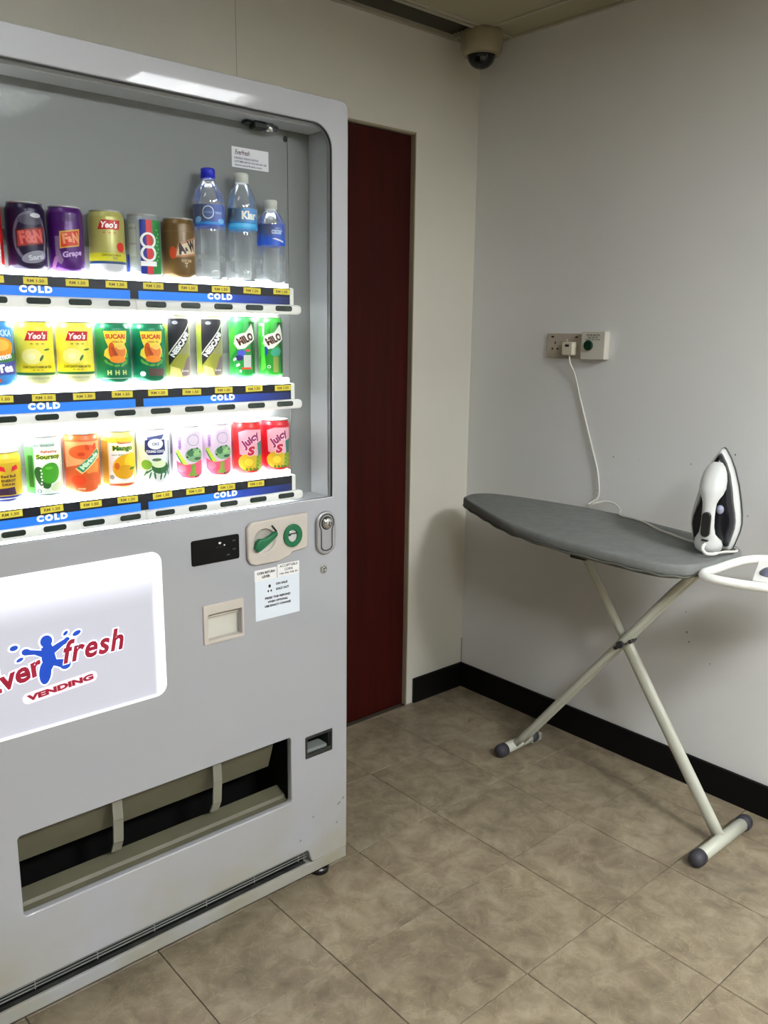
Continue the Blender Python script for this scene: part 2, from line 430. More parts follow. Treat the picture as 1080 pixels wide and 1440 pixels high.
# baseboards
bm = bmesh.new(); box(bm, -.012, -.0005, YF, -.0005, .0003, .1005, .0015, 1)
tag(part('baseboard_right', bm, BASE, loc=(-.006, YF/2, 0)), 'black skirting along the right wall', kind='structure')
bm = bmesh.new(); box(bm, -.272, -.0125, -.012, -.0005, .0003, .1005, .0015, 1)
box(bm, XL, -1.17, -.012, -.0005, .0003, .1005, .0015, 1)
tag(part('baseboard_back', bm, BASE, loc=(-1.8, -.006, 0)), 'black skirting along the back wall', kind='structure')

# door
bm = bmesh.new(); box(bm, DX0+.003, DX1-.006, .014, .054, .004, DT-.006, .0015, 1)
door = part('door_1', bm, DOOR, loc=((DX0+DX1)/2, .055, 0)); tag(door, 'dark red wooden door in the back wall, partly behind the vending machine', kind='structure')
FR = mat('door_frame', (150, 138, 114), .6)
bm = bmesh.new()
box(bm, DX1-.004, DX1+.0008, -.004, .10, 0, DT+.003, .001, 1); box(bm, DX0-.0008, DX0+.002, -.004, .10, 0, DT+.003, .001, 1)
box(bm, DX0, DX1-.004, -.001, .10, DT-.004, DT+.003, .001, 1)
tag(part('trim_1', bm, FR, loc=(DX1, 0, 0)), 'narrow beige frame around the red door', kind='structure')

# ceiling: boards between bars, recessed grille at the back wall
bm = bmesh.new(); box(bm, XL-.1, .1, YF-.1, .1, H+.10, H+.3)
ceil = part('ceiling', bm, mat('void_dark', (20, 20, 16), .9), loc=(XL/2, YF/2, H+.10)); tag(ceil, 'suspended ceiling of pale boards with narrow bars', kind='structure')
SX0, SX1, SY0, SY1 = -2.15, -.156, -.130, -.016
LX0, LX1, LY0, LY1 = -.78, -.18, -3.0, -2.4       # near troffer cell
cx = [XL, -3.18, -2.58, -1.98, -1.38, -.78, -.138, 0]; cyy = [YF, -6.6, -6.0, -5.4, -4.8, -4.2, -3.6, -3.0, -2.4, -1.8, -1.2, -.6, -.155]
LAMPS = {(-.78, -3.0): 'n', (-1.38, -3.6): 'm', (-2.58, -1.2): 'l', (-2.58, -3.6): 's', (-2.58, -6.0): 'f', (-2.58, -4.8): 'f2', (-.78, -5.4): 'f3'}
for i in range(len(cx)-1):
    for j in range(len(cyy)-1):
        if (cx[i], cyy[j]) in LAMPS: continue
        b = bmesh.new(); box(b, cx[i]+.002, cx[i+1]-.002, cyy[j]+.002, cyy[j+1]-.002, H+.002, H+.014, .001, 1)
        part('ceiling_board', b, CEIL, ceil)
b = bmesh.new(); box(b, SX1+.004, -.001, -.153, -.001, H, H+.014, .001, 1); part('ceiling_board', b, CEIL, ceil)
b = bmesh.new(); box(b, XL, SX0-.004, -.153, -.001, H, H+.014, .001, 1); part('ceiling_board', b, CEIL, ceil)
for x in cx[1:-1]:
    b = bmesh.new(); box(b, x-.006, x+.006, YF, -.155, H-.003, H+.006, .0008, 1); part('ceiling_bar', b, TBAR, ceil)
for y in cyy[1:]:
    b = bmesh.new(); box(b, XL, 0, y-.006, y+.006, H-.0025, H+.005, .0008, 1); part('ceiling_bar', b, TBAR, ceil)
b = bmesh.new(); box(b, XL, -.0005, -.014, -.0005, H-.004, H+.004); box(b, -.014, -.0005, YF, -.014, H-.004, H+.004); part('ceiling_bar', b, TBAR, ceil)
vent = thing('ceiling_vent', (-1.1, -.081, H-.002), 'long dark slotted air grille in the ceiling along the back wall', 'vent')
b = bmesh.new()
box(b, SX0-.014, SX1+.014, SY0-.014, SY0, H-.006, H+.02, .002, 1); box(b, SX0-.014, SX1+.014, SY1, SY1+.014, H-.006, H+.02, .002, 1)
box(b, SX0-.014, SX0, SY0, SY1, H-.006, H+.02, .002, 1); box(b, SX1, SX1+.014, SY0, SY1, H-.006, H+.02, .002, 1)
part('frame', b, mat('vent_frame', (160, 154, 134), .5), vent)
b = bmesh.new(); box(b, SX0, SX1, SY0, SY1, H+.05, H+.055); part('backing', b, mat('vent_back', (24, 23, 14), .9), vent)
VS = mat('vent_slat', (58, 55, 38), .7)
for k in range(7):
    y = SY0+.010+k*.0158
    b = bmesh.new(); box(b, SX0+.001, SX1-.001, -.0008, .0008, -.012, .012); b.transform(Matrix.Translation((0, y, H+.017)) @ Matrix.Rotation(.6, 4, 'X')); part('slat', b, VS, vent)

def troffer(x0, y0, strength, label):
    t = thing('ceiling_light', (x0+.3, y0+.3, H), label, 'ceiling light')
    b = bmesh.new(); 
    for a in ((x0+.008, x0+.03, y0+.008, y0+.592), (x0+.57, x0+.592, y0+.008, y0+.592), (x0+.03, x0+.57, y0+.008, y0+.03), (x0+.03, x0+.57, y0+.57, y0+.592)):
        box(b, *a, H-.001, H+.08)
    box(b, x0+.03, x0+.57, y0+.03, y0+.57, H+.072, H+.08)
    part('housing', b, WHITEP, t)
    em = mat('lamp_%d' % int(strength*10), (255, 255, 255), .5, emit=strength, ecol=(.94, .975, 1, 1))
    for k in range(2):
        b = bmesh.new(); box(b, x0+.07+k*.25, x0+.28+k*.25, y0+.04, y0+.56, H+.012, H+.02, .003, 1); part('diffuser', b, em, t)
    return t
troffer(-.78, -3.0, L_NEAR, 'square recessed ceiling light nearest the ironing board')
troffer(-1.38, -3.6, L_KEY, 'brightest square recessed ceiling light, in the middle of the room behind the viewer')
troffer(-2.58, -1.2, L_LEFT, 'dim square recessed ceiling light over the vending machine')
troffer(-2.58, -3.6, L_SIDE_FILL, 'added square fill light left of the brightest ceiling light')  # fill lamp added to brighten the right wall
troffer(-2.58, -6.0, L_FAR_FILL, 'added square fill light by the far front wall')  # this far lamp and the next two are added as low fill
troffer(-2.58, -4.8, L_FAR_FILL*.5, 'added square fill light behind the viewer, near the left wall')
troffer(-.78, -5.4, L_FAR_FILL*.5, 'added square fill light near the right wall, far behind the viewer')

# dome camera
dc = thing('dome_camera', (-.122, -.118, H), 'small dome security camera with black bubble in the ceiling corner', 'security camera')
b = bmesh.new(); lathe(b, [(0, H-.0005), (.066, H-.0005), (.069, H-.01), (.069, H-.045), (.066, H-.062), (.058, H-.073), (.05, H-.076), (.047, H-.070), (0, H-.068)], 40, (-.122, -.118))
part('housing', b, mat('dome_housing', (150, 140, 112), .5), dc)
b = bmesh.new(); lathe(b, [(.046, H-.071)]+[(.046*math.cos(a), H-.074-.040*math.sin(a)) for a in [k*PI/2/10 for k in range(11)]], 32, (-.122, -.118))
part('bubble', b, mat('black_bubble', (4, 4, 5), .08), dc, label='glossy black bubble')

# ============================================================ SOCKETS, PLUG, CORD
PLATE = mat('socket_plate', (176, 166, 150), .4); PLATE2 = mat('switch_box', (206, 203, 190), .4); HOLE = mat('hole', (40, 34, 26), .8)
RW = Matrix.Rotation(-PI/2, 4, 'Z')     # local front (-Y) -> world -X ; local X -> world -Y
def wallM(y, z): return Matrix.Translation((0, y, z)) @ RW
sk = thing('wall_socket', (0, -.4385, 1.375), 'double wall socket plate with a white plug in its right outlet', 'socket')
b = bmesh.new(); slab(b, [rrect(-.0745, .0745, -.041, .041, .004, 3)], -.009, -.0004, .0018, M=wallM(-.4385, 1.375)); part('face_plate', b, PLATE, sk)
for sx in (-1, 1): 
    for p in ((-.002+.037*sx, .009, .0045, .009), (-.013+.037*sx, -.011, .007, .0055), (.009+.037*sx, -.011, .007, .0055)):
        b = bmesh.new(); slab(b, [rrect(p[0]-p[2]/2, p[0]+p[2]/2, p[1]-p[3]/2, p[1]+p[3]/2, .001, 2)], -.0096, -.0086, M=wallM(-.4385, 1.375)); part('pin_hole', b, HOLE, sk)
for sx in (-.051, .048):
    b = bmesh.new(); slab(b, [ell(sx, .029, .0065, .003, 16)], -.0098, -.0086, M=wallM(-.4385, 1.375)); part('screw', b, HOLE, sk)
b = bmesh.new(); slab(b, [rrect(-.018, .012, .012, .021, .002, 3)], -.0125, -.0086, .001, M=wallM(-.4385, 1.375)); part('switch_rocker', b, PLATE, sk)

sb = thing('switch_box', (0, -.566, 1.378), 'square white wall box with round green button beside the double socket', 'switch')
b = bmesh.new(); slab(b, [rrect(-.046, .046, -.045, .045, .004, 3)], -.030, -.0004, .002, M=wallM(-.566, 1.378)); part('housing', b, PLATE2, sb)
b = bmesh.new(); slab(b, [ell(-.014, .0, .0165, .0165, 28)], -.038, -.029, .002, M=wallM(-.566, 1.378)); part('button', b, mat('dark_green_button', (10, 52, 34), .35), sb)
b = bmesh.new()
t = bmesh.new(); put(t, 'WATER HEATER', 0, .033, -.0304, .052, .0055, bold=.02); put(t, '20A DP SW', 0, .0255, -.0304, .04, .005, bold=.02); put(t, 'DO NOT SWITCH OFF', 0, .0185, -.0304, .056, .0045, bold=.02)
merge(b, t, 0, wallM(-.566, 1.378)); part('lettering', b, INK, sb)

BT = .845
cord_pts = [(-.028, -.474, 1.344), (-.024, -.476, 1.32), (-.012, -.490, 1.28), (-.008, -.508, 1.22), (-.008, -.530, 1.16), (-.008, -.552, 1.10), (-.008, -.578, 1.03), (-.008, -.600, .97), (-.010, -.613, .91),
            (-.013, -.612, .878), (-.030, -.596, .860), (-.046, -.598, BT+.010), (-.044, -.622, BT+.019), (-.026, -.652, BT+.028), (-.024, -.690, BT+.024), (-.044, -.722, BT+.012), (-.072, -.738, BT+.005),
            (-.085, -.76, BT+.005), (-.088, -.80, BT+.005), (-.108, -.850, BT+.005), (-.142, -.900, BT+.005), (-.170, -.940, BT+.006), (-.185, -.985, BT+.005), (-.212, -1.04, BT+.005)]

# ============================================================ IRONING BOARD
ib = thing('ironing_board', (-.25, -.87, 0), 'grey covered ironing board on crossed cream metal legs beside the right wall', 'ironing board')
board_pts = [(-.228, -.200), (-.172, -.180), (-.121, -.198), (-.092, -.245), (-.071, -.325), (-.055, -.42), (-.038, -.57), (-.038, -.66), (-.043, -.75), (-.066, -.85), (-.086, -.94), (-.108, -1.048), (-.135, -1.14), (-.165, -1.185), (-.205, -1.207), (-.27, -1.213),
             (-.33, -1.213), (-.40, -1.207), (-.445, -1.19), (-.475, -1.155), (-.488, -1.10), (-.488, -1.03), (-.487, -.945), (-.483, -.848), (-.472, -.74), (-.452, -.65), (-.428, -.57), (-.386, -.48), (-.346, -.403), (-.297, -.31), (-.262, -.245)]
def bloop(s=0.0, dy=0.0):
    o = []; c = Vector((-.26, -.72))
    for p in spline([(x, y, 0) for x, y in board_pts+board_pts[:1]], 3)[:-1]:
        v = Vector((p.x, p.y))-c; l = v.length; v *= (l-s)/l; o.append((c.x+v.x, c.y+v.y+dy))
    return o
def loft_z(bm, levels, mi=0):
    rings = [[bm.verts.new((x, y, z)) for x, y in lp] for lp, z in levels]
    n = len(rings[0])
    for a, b in zip(rings, rings[1:]):
        for i in range(n):
            j = (i+1) % n; f = bm.faces.new((a[i], a[j], b[j], b[i])); f.smooth = True; f.material_index = mi
    bm.faces.new(rings[0]); bm.faces.new(rings[-1])
    bmesh.ops.recalc_face_normals(bm, faces=list(bm.faces))
def wob(lp, a): return [(x+a*math.sin(i*2.3), y+a*math.cos(i*3.1)) for i, (x, y) in enumerate(lp)]
b = bmesh.new(); loft_z(b, [(bloop(.03), BT-.030), (wob(bloop(.004), .002), BT-.031), (bloop(-.001), BT-.024), (bloop(0), BT-.008), (bloop(.004), BT-.002), (bloop(.010), BT)])
part('padded_cover', b, COVER, ib)
b = bmesh.new(); loft_z(b, [(bloop(.026), BT-.042), (bloop(.022), BT-.030)]); part('frame_pan', b, mat('board_under', (96, 96, 90), .6), ib)
b = bmesh.new(); lp = [(x, y, BT-.031+.002*math.sin(i*1.7)) for i, (x, y) in enumerate(bloop(.001))]; tube(b, lp, .003, 6, closed=True); part('hem_cord', b, mat('cover_hem', (88, 88, 80), .8), ib)
# leg pair (two parallel tubes) from the foot nearest the corner up to the heel end
for sx in (-1, 1):
    x = -.25+sx*.020
    b = bmesh.new(); tube(b, spline([(x, -.52, .03), (x, -.72, .283), (x, -.92, .535), (x, -1.05, .700), (x, -1.095, .752), (x, -1.118, .79), (x, -1.122, BT-.04)], 6), .0115, 12)
    part('leg', b, LEGM, ib)
b = bmesh.new(); tube(b, spline([(-.25, -1.248, .03), (-.25, -1.08, .265), (-.25, -.925, .485), (-.25, -.90, .52)], 5), .019, 16, flat=.72); 
tube(b, [(-.25, -.90, .52), (-.25, -.74, .745), (-.25, -.705, .795)], .0125, 12)
part('leg', b, LEGM, ib)
for y, x0, x1 in ((-.512, -.345, -.155), (-1.258, -.398, -.104)):
    b = bmesh.new(); tube(b, [(x0+.012, y, .0235), (x1-.012, y, .0235)], .0185, 20)
    foot = part('foot_bar', b, LEGM, ib)
    for xc in (x0, x1):
        b = bmesh.new(); s = 1 if xc == x0 else -1
        M_ = Matrix.Translation((xc, y, .0235)) @ Matrix.Rotation(PI/2*s, 4, 'Y')
        lathe(b, [(0, -.010), (.012, -.008), (.019, -.002), (.0225, .006), (.023, .016), (.022, .03), (0, .0301)], 20, M=M_)
        part('foot_cap', b, RUBBER, foot, label='dark rubber end cap')
b = bmesh.new(); 
v = [(-.262, -.53, .012), (-.262, -.60, .03), (-.262, -.60, .05), (-.262, -.545, .07)]
box(b, -.19, -.135, -.53, -.50, .006, .035, .004, 2); part('foot_gusset', b, mat('gusset', (150, 148, 136), .5), ib)
b = bmesh.new(); tube(b, [(-.29, -.912, .513), (-.21, -.912, .513)], .006, 12); tube(b, [(-.285, -.912, .513), (-.295, -.912, .513)], .011, 12)
tube(b, [(-.262, -.895, .497), (-.29, -.895, .497)], .006, 8); tube(b, [(-.262, -.94, .528), (-.285, -.94, .528)], .006, 8); part('pivot_bolt', b, DGREY, ib)
b = bmesh.new(); box(b, -.272, -.228, -.755, -.63, BT-.066, BT-.042, .004, 2); box(b, -.275, -.225, -.76, -.70, BT-.112, BT-.045, .006, 2); part('bracket', b, BLACKP, ib, label='black plastic leg bracket')
b = bmesh.new(); box(b, -.29, -.21, -1.14, -1.10, BT-.056, BT-.042, .003, 2); part('bracket', b, DGREY, ib)
b = bmesh.new(); tube(b, [(-.43, -1.13, BT-.040), (-.42, -1.15, BT-.040), (-.20, -1.15, BT-.040), (-.19, -1.13, BT-.040)], .0055, 8); part('end_bar', b, LEGM, ib)
# iron rest: white looped tray past the heel end
zt = BT-.015
b = bmesh.new()
outer = [(-.425, -1.222), (-.36, -1.224), (-.24, -1.228), (-.185, -1.25), (-.165, -1.285), (-.150, -1.37), (-.165, -1.47), (-.21, -1.52), (-.30, -1.53), (-.37, -1.49), (-.42, -1.41), (-.452, -1.33), (-.463, -1.27), (-.452, -1.235)]
op = spline([(x, y, zt) for x, y in outer]+[(outer[0][0], outer[0][1], zt)], 5)[:-1]
tube(b, op, .0115, 10, closed=True, flat=1.0)
rest_ = part('iron_rest', b, mat('rest_white', (238, 238, 232), .35), ib, label='white looped iron rest at the end of the board')
b = bmesh.new(); loft_z(b, [([(-.402, -1.335), (-.212, -1.262), (-.175, -1.30), (-.165, -1.45), (-.22, -1.50), (-.31, -1.50), (-.38, -1.43)], zt-.008), ([(-.402, -1.335), (-.212, -1.262), (-.175, -1.30), (-.165, -1.45), (-.22, -1.50), (-.31, -1.50), (-.38, -1.43)], zt+.002)])
part('rest_plate', b, mat('rest_white', (238, 238, 232), .35), rest_)
b = bmesh.new(); lathe(b, [(0, .0095), (.034, .0085), (.040, .003), (.040, 0)], 28, M=Matrix.Translation((-.300, -1.345, zt+.002)) @ Matrix.Diagonal((1.25, .85, 1, 1)))
part('rest_pad', b, mat('pad_slate', (104, 106, 124), .6), rest_, label='slate grey oval silicone pad')

# ============================================================ IRON (stands on its heel; local -Y is the handle side, Z along its length)
ang = math.atan2(CAMP.x+.26, -(CAMP.y+1.15))   # heading from the iron to the viewer's side of the room
IRX, IRY = -.262, -1.150
ir = thing('clothes_iron', (IRX, IRY, BT), 'white and black electric iron standing upright on the ironing board, white cord to wall socket', 'iron', rotz=ang*-1+math.radians(-2))
ir.rotation_euler = (0, 0, -math.radians(76)); ORG[ir.name] = Matrix.Translation((IRX, IRY, BT)) @ Matrix.Rotation(-math.radians(76), 4, 'Z')
def sole(k=1.0, inset=0, n=14, top=.278, wid=.066):
    hp = [(0, top), (.006, top-.004), (.020, top-.026), (.034, top-.056), (.048, top-.098), (.058, top-.140), (.064, top-.175), (wid, top-.200), (.064, top-.222), (.056, .028), (.050, .006), (.044, .002)]
    pts = [(x, z) for x, z in hp]; pts += [(-x, z) for x, z in hp[::-1][:-1]]
    c = Vector((0, .13)); o = []
    for x, z in pts:
        v = Vector((x, z))-c; l = v.length; v *= max(l-inset, .001)/l*k; o.append((c.x+v.x, max(c.y+v.y, .001)))
    return o
def loft_y(bm, levels, cap=True, smooth=True):
    rings = [[bm.verts.new((x, y, z)) for x, z in lp] for lp, y in levels]; n = len(rings[0])
    for a, b_ in zip(rings, rings[1:]):
        for i in range(n):
            j = (i+1) % n; f = bm.faces.new((a[i], a[j], b_[j], b_[i])); f.smooth = smooth
    if cap: bm.faces.new(rings[0]); bm.faces.new(rings[-1])
    bmesh.ops.recalc_face_normals(bm, faces=list(bm.faces))
TILT = Matrix.Translation((0, .028, 0)) @ Matrix.Rotation(math.radians(-3), 4, 'X')
def ip(name, bm, m, **k): bm.transform(TILT); return part(name, bm, m, ir, world=False, **k)
b = bmesh.new(); loft_y(b, [(sole(), .012), (sole(), .004), (sole(inset=.002), 0)]); ip('soleplate', b, mat('sole_steel', (70, 72, 78), .3, .8))
b = bmesh.new(); loft_y(b, [(sole(inset=.002), .0), (sole(inset=.003), -.012), (sole(inset=.009), -.022), (sole(inset=.016), -.026)]); ip('skirt', b, mat('iron_white', (208, 209, 206), .3))
b = bmesh.new(); loft_y(b, [(sole(inset=.0135), -.0245), (sole(inset=.016), -.036), (sole(inset=.022), -.050), (sole(inset=.032), -.058)]); ip('body_shell', b, mat('iron_black', (12, 11, 20), .2), label='glossy black body shell')
IW = MATS['iron_white']
def blob(bm, c, r, seg=20, M=None):
    t = bmesh.new(); bmesh.ops.create_uvsphere(t, u_segments=seg, v_segments=seg//2+2, radius=1)
    for f in t.faces: f.smooth = True
    t.transform(Matrix.Translation(c) @ Matrix.Diagonal((r[0], r[1], r[2], 1))); merge(bm, t, 0, M)
b = bmesh.new()
rings = []
def ringloft(bm, secs, seg=20):   # secs: (z, cy, rx, ry)
    R = [[bm.verts.new((rx*math.cos(2*PI*k/seg), cy_+ry*math.sin(2*PI*k/seg), z)) for k in range(seg)] for z, cy_, rx, ry in secs]
    for a, c in zip(R, R[1:]):
        for k in range(seg):
            l = (k+1) % seg; f = bm.faces.new((a[k], a[l], c[l], c[k])); f.smooth = True
    f = bm.faces.new(R[0]); f.smooth = True; f = bm.faces.new(R[-1]); f.smooth = True
    bmesh.ops.recalc_face_normals(bm, faces=list(bm.faces))
ringloft(b, [(.243, -.050, .004, .004), (.240, -.055, .013, .012), (.230, -.060, .022, .020), (.215, -.066, .029, .027), (.195, -.072, .033, .031), (.175, -.078, .0335, .032), (.160, -.082, .029, .029), (.148, -.088, .022, .022), (.136, -.092, .0175, .017),
             (.120, -.094, .0165, .014), (.100, -.094, .0165, .012), (.075, -.092, .0175, .012), (.055, -.088, .021, .013), (.046, -.082, .027, .016), (.036, -.070, .034, .030), (.022, -.060, .036, .040), (.010, -.055, .033, .040), (.003, -.052, .026, .034)])
ip('handle', b, IW)
b = bmesh.new(); slab(b, [rrect(-.0115, .0115, .052, .118, .011, 5)], -.1125, -.100, .003); b.transform(Matrix.Rotation(math.radians(2), 4, 'X')); ip('grip_inlay', b, mat('grip_black', (8, 8, 9), .5), label='black soft grip inlay')
b = bmesh.new(); slab(b, [rrect(-.009, .009, .036, .0405, .002, 3)], -.1075, -.085, .001); ip('rating_mark', b, INK)
b = bmesh.new(); blob(b, (.020, -.060, .118), (.010, .010, .012)); ip('temperature_dial', b, mat('dial_clear', (150, 150, 175), .2))
b = bmesh.new(); blob(b, (.004, -.101, .132), (.007, .004, .007)); ip('steam_button', b, mat('button_grey', (205, 208, 205), .2))
b = bmesh.new(); tube(b, spline([(0, -.097, .028), (-.001, -.110, .024), (.002, -.119, .014), (.012, -.121, .0075), (.026, -.115, .0075), (.033, -.102, .009)], 6), .0042, 10)
ip('cord_sleeve', b, mat('sleeve_white', (230, 230, 222), .4))
endp = ORG[ir.name] @ TILT @ Vector((.033, -.102, .009))
b = bmesh.new()
tube(b, spline(cord_pts+[(-.222, -1.085, BT+.005), (-.205, -1.135, BT+.005), (-.212, -1.19, BT+.008), (-.25, -1.215, BT+.010), (endp.x+.022, endp.y-.012, endp.z+.003), tuple(endp)], 6), .0032, 8)
part('power_cord', b, CORDM, ir)
b = bmesh.new(); slab(b, [rrect(-.022, .022, -.022, .022, .006, 4)], -.040, -.0097, .004, M=wallM(-.472, 1.366)); plg = part('power_plug', b, mat('plug_ivory', (214, 208, 186), .4), ir, label='white three pin plug in the wall socket')
b = bmesh.new(); slab(b, [rrect(-.008, .008, .006, .014, .001, 2)], -.0408, -.0395, M=wallM(-.472, 1.366)); part('fuse_cover', b, HOLE, plg)

# ============================================================ VENDING MACHINE
MX0, MX1, MYF, MYB, MZ0, MZ1 = -2.34, -1.137, -.6726, -.03, .058, 1.905
vm = thing('vending_machine', ((MX0+MX1)/2, -.35, 0), 'white drinks vending machine with lit shelves of cans, left of the red door', 'vending machine')
RB = -.588       # back plane of the display recess
b = bmesh.new()
box(b, MX0+.002, MX1-.004, -.50, MYB, MZ0, MZ1-.006, .006, 2)
box(b, MX0+.002, MX0+.022, MYF+.018, -.50, MZ0+.03, MZ1-.006); box(b, MX1-.024, MX1-.004, MYF+.018, -.50, MZ0+.03, MZ1-.006)
box(b, MX0+.022, MX1-.024, MYF+.018, -.50, MZ1-.026, MZ1-.006)
part('cabinet', b, MWHITE, vm)
b = bmesh.new()
DOX0, DOX1, DOZ0, DOZ1 = -2.28, -1.182, 1.031, 1.851
PX0, PX1, PZ0, PZ1 = -2.105, -1.628, .660, .970
BX0, BX1, BZ0, BZ1 = -1.950, -1.310, .279, .453
CX0, CX1, CZ0, CZ1 = -1.2665, -1.185, .381, .4375
SX_0, SX_1, SZ0, SZ1 = -1.536, -1.435, .743, .833
outline = []
r = .018
o4 = rrect(MX0, MX1, .0885, MZ1, r, 6)
# notch for the vent grille along the bottom edge
top = [p for p in o4 if p[1] > .5]
outline = top + [(MX0, .128), (-1.268, .128), (-1.262, .126), (-1.2585, .120), (-1.252, .096), (-1.248, .0895), (-1.240, .0885), (MX1, .0885)]
def droop(x0, x1, z0, z1, r): # display opening: rounded above, nearly square below
    return [(x1, z0), *[(x1-r+r*math.cos(a), z1-r+r*math.sin(a)) for a in [PI/2*k/8 for k in range(9)]], *[(x0+r-r*math.sin(a), z1-r+r*math.cos(a)) for a in [PI/2*k/8 for k in range(9)]], (x0, z0)]
slab(b, [outline, droop(DOX0, DOX1, DOZ0, DOZ1, .05), rrect(PX0, PX1, PZ0, PZ1, .022), rrect(BX0, BX1, BZ0, BZ1, .008), rrect(CX0, CX1, CZ0, CZ1, .003), rrect(SX_0+.006, SX_1-.006, SZ0+.006, SZ1-.006, .003)], MYF, MYF+.018, .0025)
part('front_panel', b, MFRONT, vm)
# recess lining
b = bmesh.new(); box(b, DOX0-.01, DOX1+.004, RB, RB+.004, DOZ0-.01, DOZ1+.01)
part('display_back', b, mat('display_back', (120, 121, 120), .45), vm)
b = bmesh.new()
box(b, DOX1-.0005, DOX1+.004, MYF+.019, RB, DOZ0-.004, DOZ1-.008); box(b, DOX0-.004, DOX0+.0005, MYF+.019, RB, DOZ0-.004, DOZ1-.008)
box(b, DOX0, DOX1-.0005, MYF+.019, RB, DOZ1-.0065, DOZ1+.004); box(b, DOX0, DOX1-.0005, MYF+.019, RB, DOZ0-.004, DOZ0-.0002)
part('display_lining', b, mat('lining', (176, 178, 180), .35), vm)
b = bmesh.new(); bl = droop(DOX0, DOX1, DOZ0, DOZ1, .05); bl2 = droop(DOX0+.002, DOX1-.002, DOZ0, DOZ1-.002, .048)
slab(b, [bl, bl2], MYF+.001, MYF+.006); part('gasket', b, GASK, vm, label='black rubber gasket around the display window')
b = bmesh.new(); slab(b, [droop(DOX0+.003, DOX1-.003, DOZ0+.001, DOZ1-.003, .047)], MYF+.0085, MYF+.0115); part('glass_pane', b, GLASS, vm)
b = bmesh.new(); box(b, DOX1-.060, DOX1-.0575, RB-.002, RB, DOZ0+.01, DOZ1-.008); part('panel_edge', b, mat('edge_grey', (120, 122, 120), .4), vm)
# top latch and hole
b = bmesh.new(); tube(b, [(-1.305, -.612, DOZ1-.008), (-1.305, -.612, DOZ1-.024)], .010, 16); tube(b, [(-1.318, -.612, DOZ1-.014), (-1.285, -.612, DOZ1-.014)], .006, 10); part('latch', b, CHROME, vm)
b = bmesh.new(); box(b, -1.348, -1.318, -.625, -.600, DOZ1-.022, DOZ1-.008, .002, 1); box(b, -1.366, -1.352, -.62, -.60, DOZ1-.014, DOZ1-.008, .001, 1); part('latch_block', b, GASK, vm)
b = bmesh.new(); slab(b, [ell(-1.247, 1.826, .0055, .0062, 20)], RB-.002, RB); part('rubber_plug', b, GASK, vm)
# small sticker on the display back
b = bmesh.new(); flat(b, [rrect(-1.384, -1.292, 1.752, 1.793, .001, 2)], RB-.0006, 0)
put(b, 'Everfresh', -1.358, 1.783, RB-.001, .036, .010, mi=1, shear=.2, bold=.02)
for k, (s_, w_) in enumerate((('EVERFRESH VENDING SERVICES', .060), ('CUSTOMER SERVICE HOTLINE 6545 1188', .080), ('www.everfresh.com', .068))):
    put(b, s_, -1.378+w_/2, 1.771-k*.0068, RB-.001, w_, .0042, mi=2, bold=.02)
part('back_sticker', b, [mat('sticker_paper', (222, 220, 224), .25), mat('plum_ink', (96, 70, 90), .5), mat('indigo_ink', (64, 60, 110), .5)], vm)

